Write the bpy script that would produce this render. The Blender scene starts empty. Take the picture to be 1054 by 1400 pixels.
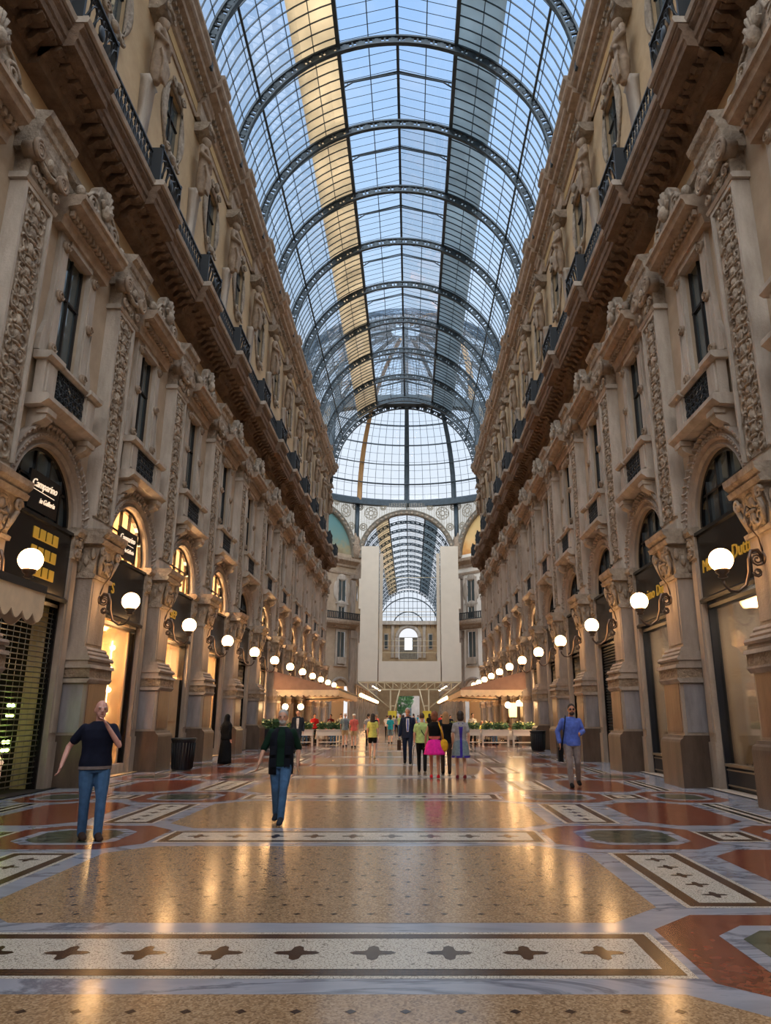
import bpy, bmesh, math, random
from mathutils import Vector, Matrix
PI = math.pi
SC = bpy.context.scene
COL = SC.collection
R_ = random.Random(7)
def sr(r, g, b):
    return tuple(((c/255/12.92) if c/255 <= .04045 else ((c/255+.055)/1.055)**2.4) for c in (r, g, b))

# ------------------------------------------------------------------ mesh builder
class MB:
    def __init__(s): s.v = []; s.f = []; s.m = []; s.s = []
    def add(s, vs, fs, mi=0, sm=False):
        o = len(s.v); s.v += [tuple(p) for p in vs]
        for f in fs: s.f.append(tuple(i+o for i in f)); s.m.append(mi); s.s.append(sm)
    def box(s, x0, x1, y0, y1, z0, z1, mi=0):
        s.add([(x0,y0,z0),(x1,y0,z0),(x1,y1,z0),(x0,y1,z0),(x0,y0,z1),(x1,y0,z1),(x1,y1,z1),(x0,y1,z1)],
              [(0,3,2,1),(4,5,6,7),(0,1,5,4),(1,2,6,5),(2,3,7,6),(3,0,4,7)], mi)
    def loft(s, rings, cap=True, closed=False, mi=0, sm=True):
        n = len(rings[0]); k = len(rings); vs = [p for r in rings for p in r]; fs = []
        for i in range(k if closed else k-1):
            a = i*n; b = ((i+1) % k)*n
            for j in range(n):
                j2 = (j+1) % n; fs.append((a+j, a+j2, b+j2, b+j))
        s.add(vs, fs, mi, sm)
        if cap and not closed:
            o = len(s.v)-len(vs)
            s.f += [tuple(o+j for j in range(n))[::-1], tuple(o+(k-1)*n+j for j in range(n))]; s.m += [mi, mi]; s.s += [False, False]
    def tube(s, pts, r, n=8, mi=0, closed=False, asp=1., ref=None, sm=True):
        P = [Vector(p) for p in pts]; k = len(P); rings = []; px = None
        for i in range(k):
            a = P[(i-1) % k] if (closed or i > 0) else P[i]; b = P[(i+1) % k] if (closed or i < k-1) else P[i]
            t = (b-a).normalized() if (b-a).length > 1e-9 else Vector((0,0,1))
            up = Vector(ref) if ref else (Vector((0,0,1)) if abs(t.z) < .9 else Vector((1,0,0)))
            x = t.cross(up) if (ref or px is None) else px-t*px.dot(t)
            if x.length < 1e-6: x = t.orthogonal()
            x.normalize(); px = x; y = x.cross(t).normalized()
            rr = r[i] if isinstance(r, list) else r
            ra, rb = rr if isinstance(rr, tuple) else (rr, rr*asp)
            rings.append([P[i]+x*(ra*math.cos(2*PI*j/n))+y*(rb*math.sin(2*PI*j/n)) for j in range(n)])
        s.loft(rings, True, closed, mi, sm)
    def lathe(s, prof, c=(0,0,0), n=20, mi=0, sm=True, cap=True):
        s.loft([[(c[0]+r*math.cos(2*PI*j/n), c[1]+r*math.sin(2*PI*j/n), c[2]+z) for j in range(n)] for r, z in prof], cap, False, mi, sm)
    def ell(s, c, r, nu=14, nv=9, mi=0):
        if not isinstance(r, tuple): r = (r, r, r)
        s.loft([[(c[0]+r[0]*math.sin(PI*max(.02,min(nv-.02,i))/nv)*math.cos(2*PI*j/nu), c[1]+r[1]*math.sin(PI*max(.02,min(nv-.02,i))/nv)*math.sin(2*PI*j/nu), c[2]-r[2]*math.cos(PI*i/nv)) for j in range(nu)] for i in range(nv+1)], True, False, mi, True)
    def extr(s, prof, y0, y1, mi=0):     # closed profile [(x,z)] along y
        s.loft([[(x, y0, z) for x, z in prof], [(x, y1, z) for x, z in prof]], True, False, mi, False)
    def prism(s, pts, x0, x1, mi=0):     # polygon [(y,z)] along x
        s.loft([[(x0, y, z) for y, z in pts], [(x1, y, z) for y, z in pts]], True, False, mi, False)
    def prismz(s, pts, z0, z1, mi=0):
        s.loft([[(x, y, z0) for x, y in pts], [(x, y, z1) for x, y in pts]], True, False, mi, False)
    def arc(s, prof, fn, a0, a1, n, mi=0, sm=True, cap=True):   # profile [(dr,d)] swept, fn(dr,d,a)->point
        s.loft([[fn(dr, d, a0+(a1-a0)*i/n) for dr, d in prof] for i in range(n+1)], cap, False, mi, sm)
    def build(s, name, mats, parent=None, loc=None, rec=True, mx=None):
        me = bpy.data.meshes.new(name); vs = [mx @ Vector(p) for p in s.v] if mx else s.v
        me.from_pydata(vs, [], s.f); me.polygons.foreach_set('material_index', s.m); me.polygons.foreach_set('use_smooth', s.s)
        for m in (mats if isinstance(mats, (list, tuple)) else [mats]): me.materials.append(m)
        if rec:
            bm = bmesh.new(); bm.from_mesh(me); bmesh.ops.recalc_face_normals(bm, faces=bm.faces); bm.to_mesh(me); bm.free()
        me.update(); o = bpy.data.objects.new(name, me); COL.objects.link(o)
        if parent: o.parent = parent
        if loc: o.location = loc
        return o
def tag(o, label=None, cat=None, group=None, kind=None):
    for k, v in (('label', label), ('category', cat), ('group', group), ('kind', kind)):
        if v: o[k] = v
    return o
def empty(name, loc=(0,0,0), rz=0, parent=None, **kw):
    o = bpy.data.objects.new(name, None); COL.objects.link(o); o.location = loc; o.rotation_euler = (0,0,rz); o.empty_display_size = .2
    if parent: o.parent = parent
    return tag(o, **kw)
def copy_tree(o, parent=None):
    c = o.copy(); COL.objects.link(c)
    if parent: c.parent = parent
    for ch in list(o.children): copy_tree(ch, c)
    return c
def evaluated(o, mods):
    for t, kw in mods:
        m = o.modifiers.new(t, t)
        for k, v in kw.items(): setattr(m, k, v)
    bpy.context.view_layer.update()
    dg = bpy.context.evaluated_depsgraph_get(); me = bpy.data.meshes.new_from_object(o.evaluated_get(dg))
    o.modifiers.clear(); mats = list(o.data.materials); o.data = me
    if not me.materials:
        for m in mats: me.materials.append(m)
    me.polygons.foreach_set('use_smooth', [True]*len(me.polygons)); return o
def soft(o, vox, it=4): return evaluated(o, [('REMESH', dict(mode='VOXEL', voxel_size=vox)), ('SMOOTH', dict(factor=.5, iterations=it))])

# ------------------------------------------------------------------ materials
def nm(name):
    m = bpy.data.materials.new(name); m.use_nodes = True; nt = m.node_tree; nt.nodes.clear()
    out = nt.nodes.new('ShaderNodeOutputMaterial'); p = nt.nodes.new('ShaderNodeBsdfPrincipled'); nt.links.new(p.outputs[0], out.inputs[0])
    return m, nt, p, out
def N(nt, t, **kw):
    n = nt.nodes.new(t)
    for k, v in kw.items():
        if k in n.inputs: n.inputs[k].default_value = v
        else: setattr(n, k, v)
    return n
def ramp(nt, fac, stops):
    r = nt.nodes.new('ShaderNodeValToRGB'); e = r.color_ramp.elements
    while len(e) < len(stops): e.new(.5)
    for i, (p, c) in enumerate(stops): e[i].position = p; e[i].color = (*c, 1)
    nt.links.new(fac, r.inputs[0]); return r
def pos(nt): return nt.nodes.new('ShaderNodeNewGeometry').outputs['Position']
def plain(name, c, rough=.6, metal=0, spec=.5, emit=None, es=0, bump=0, bs=60, var=0):
    m, nt, p, out = nm(name); p.inputs['Base Color'].default_value = (*c, 1); p.inputs['Roughness'].default_value = rough
    p.inputs['Metallic'].default_value = metal; p.inputs['Specular IOR Level'].default_value = spec
    if emit: p.inputs['Emission Color'].default_value = (*emit, 1); p.inputs['Emission Strength'].default_value = es
    if bump or var:
        n = N(nt, 'ShaderNodeTexNoise', Scale=bs, Detail=3.); nt.links.new(pos(nt), n.inputs['Vector'])
        if bump:
            b = N(nt, 'ShaderNodeBump', Strength=bump, Distance=.01); nt.links.new(n.outputs[0], b.inputs['Height']); nt.links.new(b.outputs[0], p.inputs['Normal'])
        if var:
            r = ramp(nt, n.outputs[0], [(.3, tuple(x*(1-var) for x in c)), (.7, tuple(min(1, x*(1+var)) for x in c))]); nt.links.new(r.outputs[0], p.inputs['Base Color'])
    return m
def stone(name, c1, c2, sc=1.5, rough=.75, bump=.25, bs=14, streak=0, spec=.4, carve=0):
    m, nt, p, out = nm(name); P = pos(nt)
    mp = N(nt, 'ShaderNodeMapping'); mp.inputs['Scale'].default_value = (1, 1, .25 if streak else 1); nt.links.new(P, mp.inputs[0])
    n = N(nt, 'ShaderNodeTexNoise', Scale=sc, Detail=8., Roughness=.65); nt.links.new(mp.outputs[0], n.inputs['Vector'])
    r = ramp(nt, n.outputs[0], [(.3, c1), (.7, c2)]); nt.links.new(r.outputs[0], p.inputs['Base Color'])
    p.inputs['Roughness'].default_value = rough; p.inputs['Specular IOR Level'].default_value = spec
    n2 = N(nt, 'ShaderNodeTexNoise', Scale=bs, Detail=6., Roughness=.6); nt.links.new(P, n2.inputs['Vector']); h = n2.outputs[0]
    if carve:
        v = N(nt, 'ShaderNodeTexVoronoi', Scale=carve, feature='SMOOTH_F1'); nt.links.new(P, v.inputs['Vector'])
        ad = N(nt, 'ShaderNodeMath', operation='ADD'); nt.links.new(v.outputs['Distance'], ad.inputs[0]); nt.links.new(h, ad.inputs[1]); h = ad.outputs[0]
    b = N(nt, 'ShaderNodeBump', Strength=bump, Distance=.04); nt.links.new(h, b.inputs['Height']); nt.links.new(b.outputs[0], p.inputs['Normal'])
    return m
def marble(name, c1, c2, vein, sc=1.2, rough=.14):
    m, nt, p, out = nm(name); P = pos(nt)
    mp = N(nt, 'ShaderNodeMapping'); mp.inputs['Scale'].default_value = (.5, 1.6, 1); mp.inputs['Rotation'].default_value = (0, 0, .12); nt.links.new(P, mp.inputs[0])
    n = N(nt, 'ShaderNodeTexNoise', Scale=sc, Detail=9., Roughness=.6, Distortion=1.2); nt.links.new(mp.outputs[0], n.inputs['Vector'])
    r = ramp(nt, n.outputs[0], [(.25, c1), (.5, c2), (.535, vein), (.57, c2), (.8, c1)]); nt.links.new(r.outputs[0], p.inputs['Base Color'])
    gloss(nt, p, P, rough); return m
def gloss(nt, p, P, rough):
    p.inputs['Specular IOR Level'].default_value = .5
    n = N(nt, 'ShaderNodeTexNoise', Scale=2.2, Detail=5.); nt.links.new(P, n.inputs['Vector'])
    mr = N(nt, 'ShaderNodeMapRange'); mr.inputs['To Min'].default_value = rough*.8; mr.inputs['To Max'].default_value = rough*1.5
    nt.links.new(n.outputs[0], mr.inputs[0]); nt.links.new(mr.outputs[0], p.inputs['Roughness'])
    n2 = N(nt, 'ShaderNodeTexNoise', Scale=5., Detail=2.); nt.links.new(P, n2.inputs['Vector'])
    b = N(nt, 'ShaderNodeBump', Strength=.05, Distance=.02); nt.links.new(n2.outputs[0], b.inputs['Height']); nt.links.new(b.outputs[0], p.inputs['Normal'])
def terrazzo(name, c1, c2, c3, sc=38, rough=.14):
    m, nt, p, out = nm(name); P = pos(nt)
    v = N(nt, 'ShaderNodeTexVoronoi', Scale=sc); nt.links.new(P, v.inputs['Vector'])
    r = ramp(nt, v.outputs['Color'], [(.15, c1), (.5, c2), (.95, c3)]); nt.links.new(r.outputs[0], p.inputs['Base Color']); gloss(nt, p, P, rough); return m
def tess(name, c, grout, sc=42, rough=.2, w=.07):
    m, nt, p, out = nm(name); P = pos(nt)
    v = N(nt, 'ShaderNodeTexVoronoi', Scale=sc, feature='DISTANCE_TO_EDGE'); nt.links.new(P, v.inputs['Vector'])
    r = ramp(nt, v.outputs['Distance'], [(w*.5, grout), (w, c)]); nt.links.new(r.outputs[0], p.inputs['Base Color']); gloss(nt, p, P, rough); return m
def check(name, c1, c2, sc=26, rough=.2):
    m, nt, p, out = nm(name); P = pos(nt)
    mp = N(nt, 'ShaderNodeMapping'); mp.inputs['Rotation'].default_value = (0, 0, PI/4); nt.links.new(P, mp.inputs[0])
    v = N(nt, 'ShaderNodeTexChecker', Scale=sc); v.inputs['Color1'].default_value = (*c1, 1); v.inputs['Color2'].default_value = (*c2, 1)
    nt.links.new(mp.outputs[0], v.inputs['Vector']); nt.links.new(v.outputs[0], p.inputs['Base Color']); gloss(nt, p, P, rough); return m
def glassm(name, tint, refl=.12, rough=.03):
    m, nt, p, out = nm(name); nt.nodes.remove(p)
    t = nt.nodes.new('ShaderNodeBsdfTransparent'); t.inputs[0].default_value = (*tint, 1)
    g = nt.nodes.new('ShaderNodeBsdfGlossy'); g.inputs['Roughness'].default_value = rough
    f = N(nt, 'ShaderNodeLayerWeight', Blend=.25); mr = N(nt, 'ShaderNodeMapRange'); mr.inputs['To Min'].default_value = refl*.4; mr.inputs['To Max'].default_value = min(1, refl*4)
    nt.links.new(f.outputs['Fresnel'], mr.inputs[0]); mx = nt.nodes.new('ShaderNodeMixShader')
    nt.links.new(mr.outputs[0], mx.inputs[0]); nt.links.new(t.outputs[0], mx.inputs[1]); nt.links.new(g.outputs[0], mx.inputs[2]); nt.links.new(mx.outputs[0], out.inputs[0]); return m
M = {}
M['stucco'] = stone('stucco', sr(158,138,116), sr(182,162,138), 1.2, .85, .12, 9)
M['stone'] = stone('pale stone', sr(150,138,124), sr(196,184,170), 2.2, .7, .3, 18, 1)
M['stone2'] = stone('grey stone', sr(128,116,106), sr(176,162,148), 2.0, .6, .3, 16, 1)
M['carved'] = stone('carved stone', sr(124,110,96), sr(188,172,152), 3., .8, .9, 22, carve=9)
M['finecarve'] = stone('finely carved stone', sr(118,100,84), sr(172,152,128), 4., .8, 1., 30, carve=16)
M['plinth'] = stone('dark plinth granite', sr(66,54,46), sr(104,88,76), 2.4, .32, .15, 26, 1)
M['dado'] = stone('brown dado marble', sr(92,66,48), sr(142,112,88), 1.6, .3, .1, 12, 1)
M['dadoblue'] = stone('blue grey marble', sr(116,112,114), sr(156,152,154), 3., .3, .1, 20, 1)
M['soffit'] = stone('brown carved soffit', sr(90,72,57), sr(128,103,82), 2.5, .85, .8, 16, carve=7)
M['cornice'] = stone('cornice stone', sr(134,116,100), sr(180,160,138), 3., .8, .5, 20)
M['cream'] = stone('cream stucco', sr(172,146,112), sr(196,170,134), 1.0, .85, .08, 8)
M['fascia'] = stone('ochre fascia', sr(168,140,96), sr(190,160,112), 1., .85, .05, 8)
M['statue'] = stone('statue stone', sr(120,102,86), sr(168,148,126), 3., .8, .3, 20)
M['white'] = stone('whitewashed wall', sr(226,218,206), sr(240,234,224), .8, .85, .05, 8)
M['iron'] = plain('wrought iron', sr(52,56,60), .45, .5)
M['roofiron'] = plain('painted roof iron', sr(62,74,82), .5, .3, var=.2, bs=3)
M['bronze'] = plain('lamp bracket iron', sr(92,78,68), .35, .7)
M['globe'] = plain('lit opal globe', (1,.9,.75), .3, emit=(1,.54,.21), es=17.)
M['roofglass'] = glassm('roof glass', (.86,.91,.95), .07)
M['pane'] = plain('dark window glass', sr(92,104,108), .05, .45, spec=1.)
M['shopglass'] = glassm('shop window glass', (.92,.92,.9), .16)
M['black'] = plain('black lacquer', sr(20,20,22), .22)
M['dark'] = plain('dark interior', sr(34,28,24), .8)
M['warmwall'] = plain('warm shop interior', sr(222,184,136), .8)
M['greywall'] = plain('grey shop interior', sr(172,160,148), .8)
M['slat'] = plain('orange slatted blind', sr(232,170,112), .6)
M['gold'] = plain('gold lettering', sr(205,160,60), .35, .6, emit=sr(205,160,60), es=.25)
M['neon'] = plain('lit script lettering', sr(235,215,190), .5, emit=sr(240,215,185), es=.7)
M['steel'] = plain('roller grille steel', sr(150,142,128), .4, .8)
M['shutter'] = plain('dark roller shutter', sr(44,48,50), .45, .5)
M['lampwarm'] = plain('warm lamp', (1,.8,.5), .4, emit=(1,.62,.28), es=26.)
M['lampspot'] = plain('small warm lamp', (1,.8,.5), .4, emit=(1,.66,.32), es=18.)
M['shoplight'] = plain('shop ceiling light', (1,.85,.6), .4, emit=(1,.66,.34), es=80.)
M['winlight'] = plain('display window light', (1,.9,.8), .4, emit=(1,.84,.68), es=9.)
M['lampgreen'] = plain('green lamp', (.7,1,.3), .4, emit=(.62,1,.18), es=16.)
M['lantern'] = plain('lit lantern panel', (1,.85,.6), .5, emit=(1,.62,.25), es=1.6)
M['rosyglass'] = plain('rosy lit glass', (1,.8,.7), .3, emit=(1,.62,.42), es=.5)
M['tube'] = plain('lit strip lamp', (1,.95,.85), .5, emit=(1,.86,.68), es=5.)
M['canvas'] = plain('brown awning canvas', sr(152,119,101), .9, var=.12, bs=3)
M['canvastrim'] = plain('beige valance canvas', sr(228,204,170), .9, var=.1, bs=4)
M['panel'] = plain('beige scaffold sheeting', sr(206,194,176), .8, var=.03, bs=1)
M['panelseam'] = plain('scaffold tube', sr(206,190,156), .6)
M['yellow'] = plain('yellow guard', sr(222,196,60), .7)
M['bluepaint'] = plain('navy metal', sr(24,30,40), .4, .2)
M['mesh'] = plain('dark safety netting', sr(30,28,28), .8)
# floor stones
M['f_tan'] = terrazzo('tan terrazzo', sr(126,99,72), sr(160,129,96), sr(190,161,127), 75)
M['f_marble'] = marble('blue grey floor marble', sr(130,134,146), sr(158,162,174), sr(104,108,122), .8)
M['f_white'] = tess('white tesserae', sr(208,200,186), sr(132,124,114))
M['f_dark'] = check('brown tesserae', sr(40,24,18), sr(78,54,40), 30)
M['f_motif'] = plain('dark mosaic motif', sr(52,34,28), .2)
M['f_red'] = terrazzo('red marble', sr(104,52,38), sr(124,64,46), sr(140,80,60), 22)
M['f_green'] = marble('green marble', sr(46,56,48), sr(66,78,66), sr(96,100,84), 2.5)
M['f_green2'] = marble('dark green marble', sr(24,32,28), sr(40,50,42), sr(60,66,54), 2.5)
M['f_black'] = plain('black floor marble', sr(34,30,28), .15)

# ------------------------------------------------------------------ dimensions
XC, W, S, D0 = -.65, 7.6, 5.0, 13.2
YEND = 69.0
NB = range(-1, 11)       # bays between pilaster lines n and n+1
NP = range(0, 12)        # pilaster lines
ORD = ['first','second','third','fourth','fifth','sixth','seventh','eighth','ninth','tenth','eleventh','twelfth','thirteenth','fourteenth','fifteenth','sixteenth']
SIDES = (('left', -1, 0.), ('right', 1, PI))
def base(side, y): return (XC+side*W, y, 0)
def line(n): return D0+S*n
def mid(b): return D0+S*(b+.5)
def place(proto, spots, labeler, cat, group):
    """spots: [(side name, sign, rz, y, index)]; first uses the prototype, the rest are copies"""
    out = []
    for i, (sn, sg, rz, y, k) in enumerate(spots):
        o = proto if i == 0 else copy_tree(proto)
        o.location = base(sg, y); o.rotation_euler = (0, 0, rz)
        tag(o, labeler(sn, k), cat, group); out.append(o)
    return out
def spots(rng, f): return [(sn, sg, rz, f(n), i) for sn, sg, rz in SIDES for i, n in enumerate(rng)]

def spiral(mb, c, r0, turns, th, flip=1, ang=0, x=0, n=14, seg=5):
    pts = []
    for i in range(n+1):
        t = i/n; r = r0*(1-.8*t); a = ang+flip*turns*2*PI*t
        pts.append((x, c[0]+r*math.cos(a), c[1]+r*math.sin(a)))
    mb.tube(pts, [th*(1-.4*i/n) for i in range(n+1)], seg, ref=(1,0,0))
def relief(mb, u0, u1, z0, z1, x, seed, dens=1.):
    r = random.Random(seed); z = z0; w = (u1-u0)/2; c = (u0+u1)/2
    while z < z1-.12:
        h = r.uniform(.22, .4)
        for sg in (-1, 1):
            spiral(mb, (c+sg*w*.48, z+h/2), w*.42, 1.2, .035, sg, r.uniform(0, 6), x)
            mb.ell((x, c+sg*w*r.uniform(.3,.8), z+r.uniform(0,h)), (.04,.05,.07), 6, 4)
        mb.ell((x, c, z+h*.5), (.06, w*.24, h*.42), 8, 5); mb.ell((x+.02, c, z+h*.95), (.05, w*.36, h*.12), 8, 4)
        z += h/dens

# ------------------------------------------------------------------ floor
def build_floor():
    names = ['f_marble','f_tan','f_white','f_dark','f_motif','f_red','f_green','f_green2','f_black']
    ix = {k: i for i, k in enumerate(names)}; mb = MB(); XF = -.78
    def poly(pts, m, l):
        z = .0012*l; mb.add([(XF+x, y, z) for x, y in pts], [tuple(range(len(pts)))], ix[m])
    def rect(cx, cy, hx, hy, m, l): poly([(cx-hx,cy-hy),(cx+hx,cy-hy),(cx+hx,cy+hy),(cx-hx,cy+hy)], m, l)
    def octo(cx, cy, hx, hy, ch, m, l):
        poly([(cx-hx+ch,cy-hy),(cx+hx-ch,cy-hy),(cx+hx,cy-hy+ch),(cx+hx,cy+hy-ch),(cx+hx-ch,cy+hy),(cx-hx+ch,cy+hy),(cx-hx,cy+hy-ch),(cx-hx,cy-hy+ch)], m, l)
    def quat(cx, cy, r, l):
        pts = []
        for k in range(8):
            for da, q in ((-.26, .82 if k % 2 == 0 else .5), (0, 1. if k % 2 == 0 else .42), (.26, .82 if k % 2 == 0 else .5)):
                a = k*PI/4+da; pts.append((cx+r*q*math.cos(a), cy+r*q*math.sin(a)))
        poly(pts, 'f_motif', l)
    def framed(cx, cy, hx, hy):
        rect(cx, cy, hx, hy, 'f_white', 1); rect(cx, cy, hx-.05, hy-.05, 'f_dark', 2); rect(cx, cy, hx-.17, hy-.17, 'f_white', 3)
    mb.add([(-9.3,-9,0),(8.3,-9,0),(8.3,YEND,0),(-9.3,YEND,0)], [(0,1,2,3)], 0)
    for m in range(-3, 13):
        y = 5.6+5.05*m
        framed(0, y, 2.55, .5)
        k = -2.08
        while k < 2.2: quat(k, y, .16, 4); k += .52
        ym = y+2.525
        octo(0, ym, 2.85, 1.76, .48, 'f_tan', 1)
        if m < 4:
            for i in range(-9, 10):
                for j in range(-5, 6):
                    px, py = i*.3+(.15 if j % 2 else 0), j*.3
                    if abs(px) < 2.55 and abs(py) < 1.6:
                        d = .034; poly([(XF*0+px-d, ym+py),(px, ym+py-d),(px+d, ym+py),(px, ym+py+d)], 'f_motif', 2)
        for sg in (-1, 1):
            framed(sg*3.52, ym, .42, 1.3)
            for q in range(5): quat(sg*3.52, ym-.84+.42*q, .12, 4)
            octo(sg*3.66, y, 1.04, 1.0, .42, 'f_red', 1); octo(sg*3.72, y, .68, .68, .27, 'f_marble', 2); octo(sg*3.72, y, .54, .54, .22, 'f_green', 3)
            for q in range(8):
                a = q*PI/4; c, s_ = math.cos(a), math.sin(a); c2, s2 = math.cos(a+.3), math.sin(a+.3)
                poly([(sg*3.72+.1*c, y+.1*s_),(sg*3.72+.5*c, y+.5*s_),(sg*3.72+.48*c2, y+.48*s2)], 'f_green2', 4)
            framed(sg*5.06, y, .36, .44); quat(sg*5.06, y, .12, 4)
            octo(sg*5.08, ym, .78, 1.5, .42, 'f_red', 1)
            octo(sg*6.2, y, .74, 1.0, .36, 'f_red', 1); octo(sg*6.2, y, .5, .66, .24, 'f_marble', 2); octo(sg*6.2, y, .4, .52, .2, 'f_green', 3)
            rect(sg*6.28, ym, .2, 1.35, 'f_white', 1); rect(sg*6.28, ym, .15, 1.3, 'f_black', 2); rect(sg*6.28, ym, .05, 1.2, 'f_white', 3)
    # octagon and far arm paving
    mb.add([(-22,YEND,0),(22,YEND,0),(22,107,0),(-22,107,0)], [(0,1,2,3)], ix['f_tan'])
    for r_, mm, l in ((15,'f_marble',1),(13.6,'f_tan',2),(9,'f_marble',3),(8,'f_red',4)):
        poly([(r_*math.cos(PI/8+k*PI/4)+.7, 87+r_*math.sin(PI/8+k*PI/4)) for k in range(8)], mm, l)
    mb.add([(-8.5,107,0),(8.5,107,0),(8.5,178,0),(-8.5,178,0)], [(0,1,2,3)], ix['f_tan'])
    mb.add([(-60,178,-.01),(60,178,-.01),(60,260,-.01),(-60,260,-.01)], [(0,1,2,3)], 0)
    o = mb.build('floor', [M[n] for n in names], rec=False); o['kind'] = 'structure'
build_floor()

# ------------------------------------------------------------------ main walls
def wall(name, sg, rz):
    mb = MB(); AR, ZS = 1.45, 5.95
    def q(a, b, c, d, mi): mb.add([a, b, c, d], [(0,1,2,3)], mi)
    def holed(u0, u1, z0, z1, hu, hz0, hz1, uc, dep, mi):
        q((0,u0,z0),(0,uc-hu,z0),(0,uc-hu,z1),(0,u0,z1), mi); q((0,uc+hu,z0),(0,u1,z0),(0,u1,z1),(0,uc+hu,z1), mi)
        q((0,uc-hu,z0),(0,uc+hu,z0),(0,uc+hu,hz0),(0,uc-hu,hz0), mi); q((0,uc-hu,hz1),(0,uc+hu,hz1),(0,uc+hu,z1),(0,uc-hu,z1), mi)
        for a, b in (((uc-hu,hz0),(uc+hu,hz0)),((uc+hu,hz0),(uc+hu,hz1)),((uc+hu,hz1),(uc-hu,hz1)),((uc-hu,hz1),(uc-hu,hz0))):
            q((0,)+a, (0,)+b, (-dep,)+b, (-dep,)+a, mi)
    for b in NB:
        uc = mid(b)*(-1 if sg > 0 else 1)
        u0, u1 = uc-S/2, uc+S/2; top = 8.2
        q((0,u0,0),(0,uc-AR,0),(0,uc-AR,ZS),(0,u0,ZS), 0); q((0,uc+AR,0),(0,u1,0),(0,u1,ZS),(0,uc+AR,ZS), 0)
        n = 20; pts = [(uc+AR*math.cos(PI-PI*i/n), ZS+AR*math.sin(PI*i/n)) for i in range(n+1)]
        q((0,u0,ZS),(0,uc-AR,ZS),(0,uc-AR,top),(0,u0,top), 0); q((0,uc+AR,ZS),(0,u1,ZS),(0,u1,top),(0,uc+AR,top), 0)
        for i in range(n):
            a, c = pts[i], pts[i+1]; q((0,)+a, (0,)+c, (0,c[0],top), (0,a[0],top), 0); q((0,)+a, (0,)+c, (-.6,)+c, (-.6,)+a, 0)
        if b == -1: q((-.6,uc-AR,0),(-.6,uc+AR,0),(-.6,uc+AR,7.5),(-.6,uc-AR,7.5), 0)
        for e in (-1, 1): q((0,uc+e*AR,0),(-.6,uc+e*AR,0),(-.6,uc+e*AR,ZS),(0,uc+e*AR,ZS), 0)
        holed(u0, u1, 8.2, 13.95, .58, 8.45, 12.35, uc, .4, 0)
        holed(u0, u1, 13.95, 23.6, .72, 20.1, 22.4, uc, .3, 1)
        q((0,u0,23.6),(0,u1,23.6),(0,u1,26.2),(0,u0,26.2), 1)
    sgn = -1 if sg > 0 else 1
    ys = [(-9, D0-S), (D0+S*11, YEND)]
    for a, c in ys:
        a, c = sorted((a*sgn, c*sgn)); mb.box(-.3, 0, a, c, 0, 13.95, 0); mb.box(-.3, 0, a, c, 13.95, 26.2, 1)
    a, c = sorted(((D0-S)*sgn, (D0+S*11)*sgn)); mb.box(-3.9, -3.7, a, c, 0, 26.2, 0)
    o = mb.build(name, [M['stucco'], M['cream']], rec=False); o['kind'] = 'structure'
    o.location = (XC+sg*W, 0, 0); o.rotation_euler = (0, 0, rz)
wall('wall_left', -1, 0.); wall('wall_right', 1, PI)
mb = MB(); mb.box(XC-W-.3, XC+W+.3, -9.4, -9, 0, 15); tag(mb.build('wall_back_sky_blocker', M['stucco']), kind='structure')  # unseen wall added behind the camera to block low sky; the arcade continues there

# cornices, entablature: continuous trims with breaks at every pilaster line
def trim(name, prof, ress, sg, rz, mats, y0=D0-2*S, y1=YEND, extra=None):
    mb = MB(); sgn = -1 if sg > 0 else 1; a, c = sorted((y0*sgn, y1*sgn)); mb.extr(prof, a, c, 0)
    for n in range(-1, 12):
        u = line(n)*sgn
        if ress: mb.extr(ress[0], u-ress[1], u+ress[1], 0)
    if extra: extra(mb, sgn)
    o = mb.build(name, mats); o['kind'] = 'structure'; o.location = (XC+sg*W, 0, 0); o.rotation_euler = (0, 0, rz)
def shift(prof, d): return [(x+(d if x > .02 else 0), z) for x, z in prof]
ENT = [(0,13.3),(.12,13.3),(.14,13.45),(.18,13.5),(.2,13.65),(.3,13.75),(.34,13.88),(0,13.95)]
COR = [(0,14.85),(.12,14.9),(.16,15.12),(.3,15.2),(.34,15.32),(.82,15.36),(.84,15.5),(.88,15.55),(.88,15.75),(.96,15.85),(.96,15.98),(0,16.0)]
TOP = [(0,23.5),(.06,23.5),(.1,23.62),(.07,23.68),(.08,24.14),(.18,24.2),(.22,24.34),(.28,24.4),(.3,24.58),(.58,24.66),(.6,24.84),(.74,24.92),(.8,25.0),(.8,25.18),(.9,25.3),(.9,25.45),(0,25.5)]
def brackets(mb, sgn):
    y = D0-2*S
    while y < YEND-.3:
        u = y*sgn; mb.extr([(.3,15.32),(.78,15.34),(.8,15.28),(.7,15.2),(.52,15.22),(.4,15.08),(.3,15.06)], u-.09, u+.09, 1); mb.box(.36,.74,u+.14,u+.26,15.27,15.36,1); y += .42
def dentils(mb, sgn):
    y = D0-2*S
    while y < YEND-.2:
        u = y*sgn; mb.box(.28,.42,u,u+.14,24.42,24.57,1); y += .27
i = 0
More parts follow.
